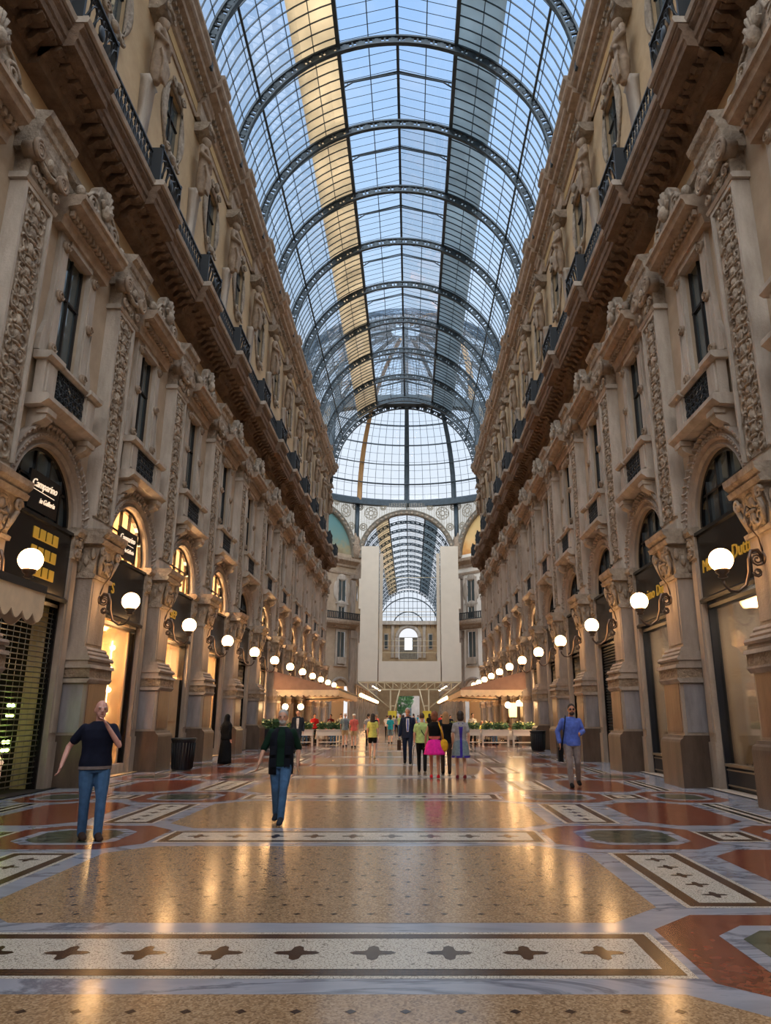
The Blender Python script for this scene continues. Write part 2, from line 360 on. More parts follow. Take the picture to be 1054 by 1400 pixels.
for sn, sg, rz in SIDES:
    i += 1; trim('trim_%d' % i, ENT, (shift(ENT, .36), .62), sg, rz, [M['carved']])
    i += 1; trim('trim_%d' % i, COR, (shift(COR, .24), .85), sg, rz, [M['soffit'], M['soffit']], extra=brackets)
    i += 1; trim('trim_%d' % i, TOP, (shift(TOP, .16), .5), sg, rz, [M['cornice'], M['carved']], extra=dentils)
    i += 1; trim('trim_%d' % i, [(0,15.98),(1.02,15.98),(1.06,16.08),(1.02,16.14),(0,16.14)], ([(0,15.97),(1.28,15.97),(1.32,16.08),(1.28,16.15),(0,16.15)], .87), sg, rz, [M['stone']])
    i += 1; trim('trim_%d' % i, [(.0,23.72),(.1,23.72),(.1,24.12),(0,24.12)], None, sg, rz, [M['fascia']])

# ------------------------------------------------------------------ piers (lower order)
def make_pier():
    r = empty('stone_pier'); mb = MB()
    mb.box(0,.8,-.68,.68,0,.98); mb.extr([(0,.98),(.8,.98),(.78,1.04),(.72,1.08),(.7,1.14),(0,1.14)], -.68, .68)
    mb.build('plinth', M['plinth'], r)
    mb = MB(); mb.box(0,.64,-.58,.58,1.14,2.36,0); mb.box(.6,.655,-.5,.5,1.2,2.3,1); mb.box(.08,.56,-.595,.595,1.2,2.3,2); mb.build('dado', [M['stone2'], M['dado'], M['dadoblue']], r)
    mb = MB(); mb.box(0,.7,-.66,.66,2.42,2.68,1)
    mb.extr([(0,2.32),(.66,2.32),(.72,2.4),(.72,2.44),(0,2.44)], -.66, .66); mb.extr([(0,2.66),(.74,2.66),(.72,2.74),(0,2.74)], -.7, .7); mb.build('carved_band', [M['stone2'], M['finecarve']], r)
    mb = MB()
    for z, d in ((2.74,.18),(2.84,.22),(2.95,.13),(3.05,.08)): mb.extr([(0,z),(.46+d,z),(.48+d,z+.05),(.44+d,z+.11),(0,z+.11)], -.5-d, .5+d)
    mb.build('base_moulding', M['stone2'], r)
    mb = MB(); mb.box(0,.44,-.5,.5,3.1,4.85); mb.box(.43,.46,-.42,.42,3.25,4.75); mb.build('shaft', M['stone2'], r)
    mb = MB(); mb.extr([(0,4.82),(.5,4.82),(.52,4.9),(.46,4.94),(0,4.94)], -.55, .55)
    mb.extr([(0,4.94),(.44,4.94),(.5,5.3),(.6,5.66),(0,5.66)], -.52, .52)
    relief(mb, -.46, .46, 4.98, 5.64, .54, 11)
    for sg in (-1, 1):
        spiral(mb, (sg*.46, 5.5), .13, 1.5, .045, sg, 0, .62); mb.tube([(.5,sg*.3,4.95),(.56,sg*.42,5.2),(.62,sg*.46,5.4)], .05, 6)
        for k in range(3): mb.ell((.1+.16*k, sg*.56, 5.1+.16*k), (.07,.05,.14), 6, 5)
    mb.extr([(0,5.66),(.66,5.66),(.7,5.76),(.64,5.8),(.74,5.9),(.76,6.02),(0,6.05)], -.68, .68); mb.build('capital', M['carved'], r)
    return r
piers = place(make_pier(), spots(NP, line), lambda s, k: f'square stone pier on dark plinth, {ORD[k]} from the camera along the {s} wall', 'pier', 'stone piers along the arcade')

# upper pilasters
def make_pilaster():
    r = empty('upper_pilaster'); mb = MB()
    mb.box(0,.34,-.6,.6,6.05,6.3); mb.box(0,.28,-.56,.56,6.3,12.3)
    for sg in (-1, 1): mb.box(.28,.36,sg*.56-.08 if sg > 0 else -.56,sg*.56 if sg > 0 else -.48,6.4,12.1)
    mb.box(.28,.36,-.56,.56,12.1,12.2); mb.extr([(0,12.2),(.38,12.2),(.42,12.28),(.36,12.34),(0,12.34)], -.64, .64); mb.build('shaft', M['stone'], r)
    mb = MB(); mb.box(.26,.3,-.47,.47,6.4,12.1); relief(mb, -.46, .46, 6.45, 12.05, .31, 5, 1.05); mb.build('relief_panel', M['carved'], r)
    mb = MB(); mb.box(0,.34,-.52,.52,12.34,13.3); mb.extr([(0,12.95),(.44,12.95),(.5,13.2),(.5,13.32),(0,13.32)], -.66, .66)
    mb.tube([(.36,-.4,12.95),(.44,-.2,12.78),(.46,0,12.72),(.44,.2,12.78),(.36,.4,12.95)], .07, 6); mb.ell((.42,0,13.02), (.12,.14,.16), 8, 6)
    relief(mb, -.3, .3, 12.4, 12.9, .36, 3); c = mb.build('capital', M['carved'], r)
    for sg in (-1, 1):
        v = MB(); spiral(v, (sg*.52, 12.95), .22, 2.2, .055, -sg, PI/2, .5, 26, 6); spiral(v, (sg*.44, 12.5), .13, 1.6, .04, sg, 0, .42, 16)
        v.tube([(.2,sg*.52,12.95),(.52,sg*.52,12.95)], .2, 12, ref=(0,0,1)); v.build('volute', M['statue'], c)
    return r
place(make_pilaster(), spots(NP, line), lambda s, k: f'tall pilaster with carved relief panel, {ORD[k]} from the camera on the {s} facade', 'pilaster', 'relief pilasters on the upper facade')

# arches round the shopfronts
def make_arch():
    r = empty('shop_arch'); f = lambda dr, d, a: (d, (1.45+dr)*math.cos(a), 5.95+(1.45+dr)*math.sin(a))
    mb = MB(); mb.arc([(0,0),(0,.06),(.06,.12),(.1,.07),(.16,.07),(.2,.16),(.3,.18),(.32,.12),(.42,.12),(.46,.2),(.5,.2),(.5,0)], f, 0, PI, 40, sm=False)
    for k in range(41):
        a = PI*k/40; mb.ell(f(.25,.18,a), .035, 6, 4)
    for k in range(28):
        a = PI*(k+.5)/28; p0, p1 = f(.38,.12,a-.02), f(.48,.22,a+.03); mb.tube([p0, p1], .03, 5)
    mb.build('archivolt', M['stone2'], r)
    for sg in (-1, 1):
        mb = MB(); mb.box(0,.12,min(sg*1.42,sg*1.8),max(sg*1.42,sg*1.8),1.0,5.2); mb.box(0,.16,min(sg*1.42,sg*1.8),max(sg*1.42,sg*1.8),0,1.0); mb.box(.1,.15,min(sg*1.5,sg*1.74),max(sg*1.5,sg*1.74),1.2,5.1); mb.build('jamb', M['stone2'], r)
        mb = MB(); mb.box(0,.16,min(sg*1.42,sg*1.82),max(sg*1.42,sg*1.82),5.2,5.75); relief(mb, min(sg*1.46,sg*1.88), max(sg*1.46,sg*1.88), 5.2, 5.75, .17, 8)
        mb.extr([(0,5.75),(.22,5.75),(.28,5.85),(.28,5.95),(0,5.97)], min(sg*1.4,sg*1.84), max(sg*1.4,sg*1.84)); mb.build('impost', M['carved'], r)
    return r
place(make_arch(), spots(range(0, 11), mid), lambda s, k: f'moulded stone arch over a shopfront, {ORD[k]} from the camera on the {s} side', 'arch', 'shopfront arches')

# balconies
def make_balcony():
    r = empty('window_balcony'); mb = MB()
    mb.extr([(0,7.95),(.4,7.97),(.5,8.05),(.55,8.08),(.55,8.18),(.5,8.22),(0,8.22)], -1.38, 1.38); mb.build('slab', M['stone'], r)
    for sg in (-1, 1):
        mb = MB(); mb.extr([(0,7.5),(.1,7.5),(.16,7.6),(.34,7.68),(.42,7.74),(.44,7.95),(0,7.95)], sg*1.0-.15, sg*1.0+.15); mb.box(.22,.47,sg-.2,sg+.2,7.83,7.95); mb.build('bracket', M['stone'], r)
        mb = MB(); mb.box(.1,.32,sg*1.0-.26,sg*1.0+.26,8.22,9.1); mb.box(.32,.36,sg*1.0-.18,sg*1.0+.18,8.34,9.0); mb.build('post', M['stone'], r)
    mb = MB(); mb.extr([(.1,9.08),(.34,9.08),(.4,9.14),(.4,9.2),(.1,9.22)], -.8, .8)
    for sg in (-1, 1): mb.extr([(.06,9.06),(.38,9.06),(.46,9.12),(.46,9.22),(.06,9.25)], min(sg*.68,sg*1.36), max(sg*.68,sg*1.36))
    mb.build('handrail', M['stone'], r)
    mb = MB()
    for a in range(6):
        for b in range(4):
            c = (-.6+.24*a, 8.34+.2*b); mb.tube([(.28, c[0]+.105*math.cos(t*PI/4), c[1]+.09*math.sin(t*PI/4)) for t in range(8)], .018, 4, closed=True, ref=(1,0,0))
            mb.box(.265,.295,c[0]-.11,c[0]+.11,c[1]-.012,c[1]+.012); mb.box(.265,.295,c[0]-.012,c[0]+.012,c[1]-.1,c[1]+.1)
    mb.box(.26,.3,-.74,.74,8.22,8.26); mb.box(.26,.3,-.74,.74,9.04,9.08); mb.build('iron_grille', M['iron'], r)
    return r
place(make_balcony(), spots(NB, mid), lambda s, k: f'bracketed stone balcony with iron grille, {ORD[k]} from the camera on the {s} facade', 'balcony', 'small balconies on the facade')

# tall windows and attic windows (part of the building)
def make_window():
    r = empty('window_1'); mb = MB()
    mb.box(-.2,-.12,-.6,.6,8.3,12.4); mb.build('pane', M['pane'], r)
    mb = MB()
    for u in (-.55,-.02,.51): mb.box(-.12,-.07,u,u+.05,8.4,12.35)
    mb.box(-.12,-.07,-.58,.58,11.2,11.26); mb.build('mullion', M['dark'], r)
    mb = MB()
    for sg in (-1, 1):
        a, b = sorted((sg*.58, sg*1.0)); mb.box(0,.1,a,b,8.3,12.5); a, b = sorted((sg*.66, sg*.9)); mb.box(.1,.13,a,b,8.5,12.3)
        mb.prism([(sg*1.02,9.3),(sg*1.3,9.3),(sg*1.26,9.7),(sg*1.1,10.1),(sg*1.02,10.9)], 0, .12)
    mb.box(0,.16,-.58,.58,12.35,12.5); mb.build('surround', M['stone'], r)
    for sg in (-1, 1):
        for z in (9.55, 10.9, 12.2):
            v = MB(); v.tube([(.12,sg*.79,z),(.19,sg*.79,z)], [.15,.12], 12, ref=(0,0,1)); spiral(v, (sg*.79, z), .11, 1.5, .025, sg, 0, .2, 12, 4); v.build('rosette', M['statue'], r)
    mb = MB(); mb.extr([(0,12.5),(.22,12.5),(.26,12.7),(.3,12.74),(.32,12.92),(.6,12.98),(.64,13.1),(.7,13.14),(.7,13.24),(0,13.28)], -1.32, 1.32)
    for k in range(14): mb.box(.32,.42,-1.2+.18*k,-1.1+.18*k,12.76,12.9)
    mb.build('hood', M['cornice'], r)
    mb = MB(); pr = [(-1.25,13.24),(1.25,13.24),(1.15,13.42),(.9,13.5),(.72,13.78),(.5,13.86),(.36,14.2),(.18,14.38),(0,14.44),(-.18,14.38),(-.36,14.2),(-.5,13.86),(-.72,13.78),(-.9,13.5),(-1.15,13.42)]
    mb.prism(pr, .3, .5)
    for sg in (-1, 1):
        spiral(mb, (sg*.62, 13.52), .24, 1.8, .06, sg, 0, .54, 20, 6); spiral(mb, (sg*1.05, 13.4), .12, 1.4, .04, -sg, 0, .52)
        mb.tube([(.52,sg*1.2,13.34),(.52,sg*.86,13.6),(.52,sg*.66,13.84),(.52,sg*.42,13.92),(.52,sg*.3,14.22)], .045, 6)
        mb.ell((.5, sg*1.2, 13.42), (.12,.13,.16), 8, 6)
    for k in range(7): a = PI*(k+.5)/7; mb.tube([(.54,.06*math.cos(a),13.75),(.6,.3*math.cos(a),13.8+.5*math.sin(a))], [.04,.06], 5)
    mb.ell((.6,0,13.72), (.14,.16,.22), 10, 7); mb.build('crest', M['carved'], r)
    return r
w0 = make_window(); wn = 0
for sn, sg, rz in SIDES:
    for b in NB:
        o = w0 if wn == 0 else copy_tree(w0); wn += 1; o.name = 'window_%d' % wn; o['kind'] = 'structure'
        o.location = base(sg, mid(b)); o.rotation_euler = (0, 0, rz)
def make_attic():
    r = empty('window_50'); mb = MB(); mb.box(-.2,-.12,-.75,.75,20.05,22.45); mb.build('pane', M['pane'], r)
    mb = MB(); mb.box(-.12,-.07,-.03,.03,20.1,22.4); mb.box(-.12,-.07,-.72,.72,21.5,21.55); mb.build('mullion', M['dark'], r)
    mb = MB(); n = 40
    out = lambda t: (1+.07*math.cos(4*t))
    rings = []
    for k in range(n):
        t = 2*PI*k/n; ct, st = math.cos(t), math.sin(t)
        m = 1/max(abs(ct)/.7, abs(st)/1.15); iu, iz = ct*m, 21.25+st*m
        q = out(t); ou, oz = 1.08*ct*q, 21.25+1.66*st*q
        mu, mz = iu+(ou-iu)*.3, iz+(oz-iz)*.3; m2u, m2z = iu+(ou-iu)*.7, iz+(oz-iz)*.7
        rings.append([(0,iu,iz),(.08,iu,iz),(.1,mu,mz),(.05,(mu+m2u)/2,(mz+m2z)/2),(.1,m2u,m2z),(.07,ou,oz),(0,ou,oz)])
    mb.loft(rings, False, True)
    for sg in (-1, 1):
        spiral(mb, (sg*.5, 22.6), .18, 1.5, .05, sg, 0, .14); spiral(mb, (sg*.5, 19.85), .18, 1.5, .05, -sg, 0, .14)
    mb.ell((.16,0,22.75), (.12,.2,.22), 8, 6); mb.ell((.16,0,19.75), (.1,.2,.16), 8, 6); mb.build('surround', M['carved'], r)
    return r
a0 = make_attic(); first = True
for sn, sg, rz in SIDES:
    for b in NB:
        o = a0 if first else copy_tree(a0); first = False; wn += 1; o.name = 'window_%d' % wn; o['kind'] = 'structure'
        o.location = base(sg, mid(b)); o.rotation_euler = (0, 0, rz)

# attic statues
def make_statue():
    r = empty('attic_statue'); mb = MB()
    mb.box(0,.26,-.36,.36,16.15,16.8); mb.loft([[(0,-a,z),(b,-a,z),(b,a,z),(0,a,z)] for z, a, b in ((16.8,.2,.14),(18.6,.24,.16),(20.3,.3,.24),(20.42,.36,.3))]); mb.build('pedestal', M['stone'], r)
    mb = MB(); x = .34
    def rg(z, a, b, dx=0, dy=0): return [(x+dx+b*math.cos(t*PI/6), dy+a*math.sin(t*PI/6), z) for t in range(12)]
    mb.loft([rg(18.1,.14,.12),rg(18.4,.24,.2),rg(18.8,.3,.24,.02,.03),rg(19.2,.27,.2,.03,-.02),rg(19.6,.3,.2,.05),rg(19.95,.36,.2,.05),rg(20.1,.24,.15,.04),rg(20.2,.1,.1,.05)])
    mb.ell((x+.1,0,20.4), (.17,.15,.2), 12, 8); mb.ell((x+.04,0,20.48), (.17,.18,.18), 10, 7)
    for sg in (-1, 1):
        mb.tube([(x+.05,sg*.34,20.0),(x+.06,sg*.44,19.6),(x+.28,sg*.2,19.5)], [.12,.1,.08], 8); mb.ell((x+.3,sg*.14,19.5), .08, 8, 6)
    for k in range(5):
        mb.tube([(x+.2,-.3+.12*k,19.2),(x+.28,-.22+.13*k,18.8),(x+.2,-.12+.09*k,18.2)], .045, 6)
    mb.tube([(x+.18,-.34,19.9),(x+.28,0,19.55),(x+.22,.3,19.2)], .08, 6)
    soft(mb.build('figure', M['statue'], r, (0,0,2.3)), .035, 2)
    mb = MB(); mb.extr([(0,23.0),(.3,23.0),(.5,23.15),(.62,23.4),(0,23.4)], -.36, .36); spiral(mb, (-.28,23.14), .14, 1.5, .045, 1, 0, .62); spiral(mb, (.28,23.14), .14, 1.5, .045, -1, PI, .62); mb.tube([(.6,-.3,23.2),(.66,0,23.12),(.6,.3,23.2)], .06, 6); mb.build('bracket_capital', M['carved'], r)
    return r
place(make_statue(), spots(NP, line), lambda s, k: f'stone term figure with draped torso, {ORD[k]} from the camera in the {s} attic row', 'statue', 'attic statues')

# iron railings on the main cornice
def railing():
    proto = None; roots = []
    mb = MB(); L = S-1.7
    n = 14
    for k in range(n):
        u = -L/2+L*(k+.5)/n; mb.tube([(.0,u+.1*math.cos(t*PI/4),.42+.2*math.sin(t*PI/4)) for t in range(8)], .022, 4, closed=True, ref=(1,0,0))
        mb.box(-.02,.02,u-.018,u+.018,.0,.95); spiral(mb, (u, .75), .09, 1.3, .018, 1, 0, 0, 8, 4); spiral(mb, (u, .14), .09, 1.3, .018, -1, 0, 0, 8, 4)
    mb.box(-.04,.04,-L/2,L/2,.92,.98); mb.box(-.03,.03,-L/2,L/2,.02,.07); pan = mb.build('railing_panel', M['iron'])
    mb = MB(); h = .84
    for k in range(6):
        u = -h+2*h*(k+.5)/6; mb.tube([(.26+.06*math.sin(t*PI/4),u+.13*math.cos(t*PI/4),.5+.26*math.sin(t*PI/4)) for t in range(8)], .03, 4, closed=True, ref=(1,0,0)); spiral(mb, (u, .9), .11, 1.4, .025, 1, 0, .26, 10, 4)
    for e in (-1, 1): mb.box(-.04,.3,e*h-.04,e*h+.04,0,1.08); mb.ell((.26,e*h,1.14), .07, 8, 6)
    mb.box(.2,.32,-h,h,1.04,1.1); mb.box(.22,.3,-h,h,.02,.08); mb.ell((.3,0,.5), (.05,.16,.2), 10, 6); bul = mb.build('balcony_bulge', M['iron'])
    first = True
    for sn, sg, rz in SIDES:
        r = empty('iron_railing', (XC+sg*(W-.86), 0, 16.14), rz, label=f'ornate black iron railing running along the main cornice on the {sn} side', cat='railing')
        sgn = -1 if sg > 0 else 1
        for b in NB:
            o = pan if (first and b == -1) else pan.copy()
            if o is not pan: COL.objects.link(o)
            o.parent = r; o.location = (0, mid(b)*sgn, 0)
        for n_ in range(0, 12):
            o = bul if (first and n_ == 0) else bul.copy()
            if o is not bul: COL.objects.link(o)
            o.parent = r; o.location = (0, line(n_)*sgn, 0)
        first = False
railing()

# ------------------------------------------------------------------ globe lamps on the piers
def make_lamp():
    r = empty('globe_wall_lamp'); zc, vc = 4.33, 1.25
    mb = MB(); mb.ell((vc,0,zc), .215, 28, 18); mb.build('globe', M['globe'], r)
    mb = MB(); mb.lathe([(.05,-.34),(.09,-.32),(.06,-.28),(.11,-.24),(.13,-.19),(.12,-.17)], (vc,0,zc), 16); mb.build('fitter', M['bronze'], r)
    mb = MB(); pts = [(.46,0,4.36),(.56,0,4.52),(.68,0,4.5),(.74,0,4.34),(.76,0,4.1),(.84,0,3.86),(1.0,0,3.74),(1.14,0,3.76),(1.23,0,3.86),(1.25,0,3.94)]
    mb.tube(pts, [.035,.035,.035,.032,.03,.028,.026,.026,.026,.03], 8, ref=(0,1,0))
    sp = [(.58+(.14*(1-.8*t/18))*math.cos(2.2*2*PI*t/18+1), 0, 4.34+(.14*(1-.8*t/18))*math.sin(2.2*2*PI*t/18+1)) for t in range(19)]; mb.tube(sp, .02, 6, ref=(0,1,0))
    sp = [(.6+(.09*(1-.7*t/14))*math.cos(-1.8*2*PI*t/14), 0, 4.1+(.09*(1-.7*t/14))*math.sin(-1.8*2*PI*t/14)) for t in range(15)]; mb.tube(sp, .018, 6, ref=(0,1,0)); mb.build('scroll_arm', M['bronze'], r)
    mb = MB(); mb.tube([(.46,0,4.5),(.52,.02,4.75),(.66,.02,4.95),(.72,.01,5.2),(.66,0,5.36),(.58,0,5.3)], .016, 6, ref=(0,1,0)); mb.build('stay_rod', M['bronze'], r)
    mb = MB(); mb.tube([(.43,0,4.36),(.49,0,4.36)], [.13,.09], 12, ref=(0,0,1)); mb.build('wall_plate', M['bronze'], r)
    return r
lamps = place(make_lamp(), spots(NP, line), lambda s, k: f'lit white globe lamp on scrolled bracket, {ORD[k]} from the camera in the {s} row', 'lamp', 'globe lamps along the arcade')
#PART2
# ------------------------------------------------------------------ glazed vaults
def vault(name, xc, R, zc, ribs, y0, y1, walk=True, seg=28, spacing=.56):
    root = empty(name, kind='structure'); HL = 2.75; aL = math.acos(HL/R); zl = zc+R*math.sin(aL)
    pt = lambda a, y, r=R: (xc+r*math.cos(a), y, zc+r*math.sin(a))
    mb = MB(); n = 14
    for sg in (0, 1):
        for i in range(n):
            a, b = aL*i/n, aL*(i+1)/n
            if sg: a, b = PI-a, PI-b
            mb.add([pt(a,y0),pt(b,y0),pt(b,y1),pt(a,y1)], [(0,1,2,3)])
    for sg in (-1, 1):
        mb.add([(xc+sg*HL,y0,zl),(xc+sg*HL,y1,zl),(xc+sg*HL,y1,zl+.35),(xc+sg*HL,y0,zl+.35)], [(0,1,2,3)])
        mb.add([(xc+sg*HL,y0,zl+.35),(xc+sg*HL,y1,zl+.35),(xc,y1,zl+1.15),(xc,y0,zl+1.15)], [(0,1,2,3)])
    mb.build('glazing', M['roofglass'], root, rec=False)
    mb = MB(); y = y0+.2
    nsg = seg//2
    while y < y1:
        for sg in (0, 1):
            aa, bb = (0, aL) if not sg else (PI, PI-aL)
            mb.arc([(-.03,-.016),(-.03,.016),(.03,.016),(.03,-.016)], lambda dr, d, a: (xc+(R-.04+dr)*math.cos(a), y+d, zc+(R-.04+dr)*math.sin(a)), aa, bb, nsg, sm=False)
        for sg in (-1, 1): mb.tube([(xc+sg*HL,y,zl+.33),(xc,y,zl+1.13)], .018, 4, sm=False)
        y += spacing
    for k in range(1, 7):
        a = aL*k/7
        for an in (a, PI-a): mb.tube([pt(an,y0,R-.04),pt(an,y1,R-.04)], .022, 4, sm=False)
    for sg in (-1, 1): mb.tube([(xc+sg*HL*.5,y0,zl+.72),(xc+sg*HL*.5,y1,zl+.72)], .025, 4, sm=False)
    mb.build('glazing_bars', M['roofiron'], root)
    for x, z, t in ((xc-HL,zl+.02,.09),(xc+HL,zl+.02,.09),(xc,zl+1.1,.07)):
        mb = MB(); mb.box(x-t, x+t, y0, y1, z-t*1.6, z+t*1.6); mb.build('purlin', M['roofiron'], root)
    for an in (aL*.44, PI-aL*.44):
        mb = MB(); mb.tube([pt(an,y0,R-.2),pt(an,y1,R-.2)], .06, 6); mb.build('purlin', M['roofiron'], root)
    rib = None
    for yy in ribs:
        if rib is None:
            mb = MB(); f = lambda dr, d, a: ((R+dr)*math.cos(a), d, (R+dr)*math.sin(a))
            for dr in (-.5, -.12): mb.arc([(dr,-.1),(dr,.1),(dr+.09,.1),(dr+.09,-.1)], f, 0, PI, 44, sm=False)
            for k in range(58):
                a = PI*(k+.5)/58; da = .012 if k % 2 else .006
                mb.arc([(-.42,-.05),(-.42,.05),(-.1,.05),(-.1,-.05)], f, a-da, a+da, 1, sm=False)
                if k % 2: mb.arc([(-.34,-.04),(-.34,.04),(-.18,.04),(-.18,-.04)], f, a-.03, a+.03, 2, sm=False)
            rib = mb.build('arch_rib', M['roofiron'], root); o = rib
        else: o = rib.copy(); COL.objects.link(o)
        o.location = (xc, yy, zc)
    tr = None
    for yy in [y+S/2 for y in ribs[:-1]]:
        if tr is None:
            mb = MB(); mb.tube([(-HL,0,.05),(-HL+.5,0,.42),(-1.2,0,.68),(0,0,.98),(1.2,0,.68),(HL-.5,0,.42),(HL,0,.05)], .04, 5, ref=(0,1,0)); mb.tube([(-HL,0,.36),(0,0,1.1),(HL,0,.36)], .045, 5, ref=(0,1,0))
            for sg in (-1, 1):
                for k in range(5): mb.tube([(sg*(HL-.05-.18*k),0,.08+.12*k),(sg*(HL-.02-.2*k),0,.34+.06*k)], .02, 4)
            tr = mb.build('lantern_truss', M['roofiron'], root); o = tr
        else: o = tr.copy(); COL.objects.link(o)
        o.location = (xc, yy, zl)
    if walk:
        for sg, mt in ((-1,'walktan'),(1,'walkgrey')):
            mb = MB(); a1, a2 = math.acos((HL+.1)/(R+.3)), math.acos((HL+2.0)/(R+.3))
            if sg < 0: a1, a2 = PI-a1, PI-a2
            mb.arc([(.18,y0),(.18,y1),(.26,y1),(.26,y0)], lambda dr, d, a: (xc+(R+dr)*math.cos(a), d, zc+(R+dr)*math.sin(a)), a1, a2, 8); mb.build('roof_walkway', M[mt], root)
    return root
def translucent(name, c, sc):
    m, nt, p, out = nm(name); t = nt.nodes.new('ShaderNodeBsdfTranslucent'); n = N(nt, 'ShaderNodeTexNoise', Scale=sc, Detail=4.); nt.links.new(pos(nt), n.inputs['Vector'])
    r = ramp(nt, n.outputs[0], [(.3, tuple(x*.7 for x in c)), (.7, c)]); nt.links.new(r.outputs[0], t.inputs[0]); nt.links.new(r.outputs[0], p.inputs['Base Color'])
    mx = nt.nodes.new('ShaderNodeMixShader'); mx.inputs[0].default_value = .75; nt.links.new(p.outputs[0], mx.inputs[1]); nt.links.new(t.outputs[0], mx.inputs[2]); nt.links.new(mx.outputs[0], out.inputs[0]); return m
M['walktan'] = translucent('tan roof walkway cloth', sr(255,236,206), .5)
M['walkgrey'] = translucent('grey roof walkway cloth', sr(176,186,190), .5)
RV, ZV = 7.3, 24.9
vault('ceiling', XC, RV, ZV, [line(n)-1.3 for n in range(-2, 12)]+[YEND-.15], -9, YEND)

# ------------------------------------------------------------------ octagon crossing
XO = XC; AP = 17.9; HS = 7.45; YO = YEND+AP; YF = YEND+2*AP
def oct_side(k, dep=0):
    """matrix: local x = inwards, y = along the wall, z up, for side k (0 = near, 4 = far)"""
    a = -PI/2+k*PI/4; c, s = math.cos(a), math.sin(a)
    return Matrix(((-c, -s, 0, XO+AP*c), (-s, c, 0, YO+AP*s), (0, 0, 1, 0), (0, 0, 0, 1)))
ZC, RA = 23.9, 7.1
def arch_wall(name, k):
    """spandrel wall with big arch opening, archivolt, per octagon side"""
    mx = oct_side(k); r = empty(name, kind='structure'); mb = MB(); n = 28
    f = lambda dr, d, a: (d, (RA+dr)*math.cos(a), ZC+(RA+dr)*math.sin(a))
    mb.arc([(-.55,-.3),(-.55,.3),(-.45,.4),(-.1,.42),(0,.5),(.12,.5),(.12,-.3)], f, .0, PI, 40, sm=False)
    mb.build('archivolt', M['archstone'], r, mx=mx)
    mb = MB()
    for i in range(27): a = PI*(i+.5)/27; mb.tube([f(-.28,.4,a), f(-.28,.52,a)], [.2,.16], 12, ref=(0,0,1))
    mb.build('roundels', M['carved'], r, mx=mx)
    mb = MB()
    for i in range(n):
        a, b = PI*i/n, PI*(i+1)/n; p, q = f(0,0,a), f(0,0,b)
        mb.add([p, q, (0,q[1],32.3), (0,p[1],32.3)], [(0,1,2,3)])
    mb.build('spandrel_glass', M['spandrelglass'], r, rec=False, mx=mx)
    mb = MB()
    for sg in (-1, 1):
        for (u, z, q) in ((sg*5.3,30.7,.95),(sg*6.4,28.6,.55),(sg*3.5,31.6,.42),(sg*6.9,31.6,.42),(sg*4.1,30.6,.0)):
            if not q: continue
            for rr in (q, q*.38): mb.tube([(.02,u+rr*math.cos(t*PI/8),z+rr*math.sin(t*PI/8)) for t in range(16)], .05, 4, closed=True, ref=(1,0,0))
            for t in range(8): mb.tube([(.02,u+q*.68*math.cos(t*PI/4)+q*.24*math.cos(w*PI/3),z+q*.68*math.sin(t*PI/4)+q*.24*math.sin(w*PI/3)) for w in range(6)], .035, 4, closed=True, ref=(1,0,0))
    for i in range(1, 40):
        u = -7.4+14.8*i/40; z0 = ZC+math.sqrt(max(0, RA*RA-u*u)) if abs(u) < RA else ZC+.5
        if z0 < 32.1: mb.box(-.02,.02,u-.02,u+.02,z0,32.2)
    mb.build('rosette_tracery', M['trac'], r, mx=mx)
    return r, mx
M['archstone'] = stone('arch stone', sr(104,98,88), sr(146,138,124), 2., .8, .4, 14)
M['spandrelglass'] = glassm('spandrel glass', (.62,.60,.54), .1)
M['trac'] = plain('pale tracery iron', sr(150,140,120), .6)
M['mosaicL'] = None
def mosaic(name, stops, sc):
    m, nt, p, out = nm(name); g = pos(nt); s = nt.nodes.new('ShaderNodeSeparateXYZ'); nt.links.new(g, s.inputs[0])
    n = N(nt, 'ShaderNodeTexNoise', Scale=sc, Detail=6.); nt.links.new(g, n.inputs['Vector'])
    a = N(nt, 'ShaderNodeMath', operation='MULTIPLY_ADD'); a.inputs[1].default_value = .13; a.inputs[2].default_value = -3.1; nt.links.new(s.outputs['Z'], a.inputs[0])
    b = N(nt, 'ShaderNodeMath', operation='MULTIPLY_ADD'); b.inputs[1].default_value = .55; nt.links.new(n.outputs[0], b.inputs[0]); nt.links.new(a.outputs[0], b.inputs[2])
    r = ramp(nt, b.outputs[0], stops); nt.links.new(r.outputs[0], p.inputs['Base Color']); p.inputs['Roughness'].default_value = .6; return m
M['mosaicL'] = mosaic('teal landscape mosaic', [(.25, sr(126,108,80)), (.45, sr(150,140,108)), (.6, sr(110,140,132)), (.9, sr(96,138,138))], .9)
M['mosaicR'] = mosaic('golden landscape mosaic', [(.25, sr(190,120,60)), (.45, sr(226,170,100)), (.6, sr(230,190,130)), (.9, sr(214,180,120))], .9)
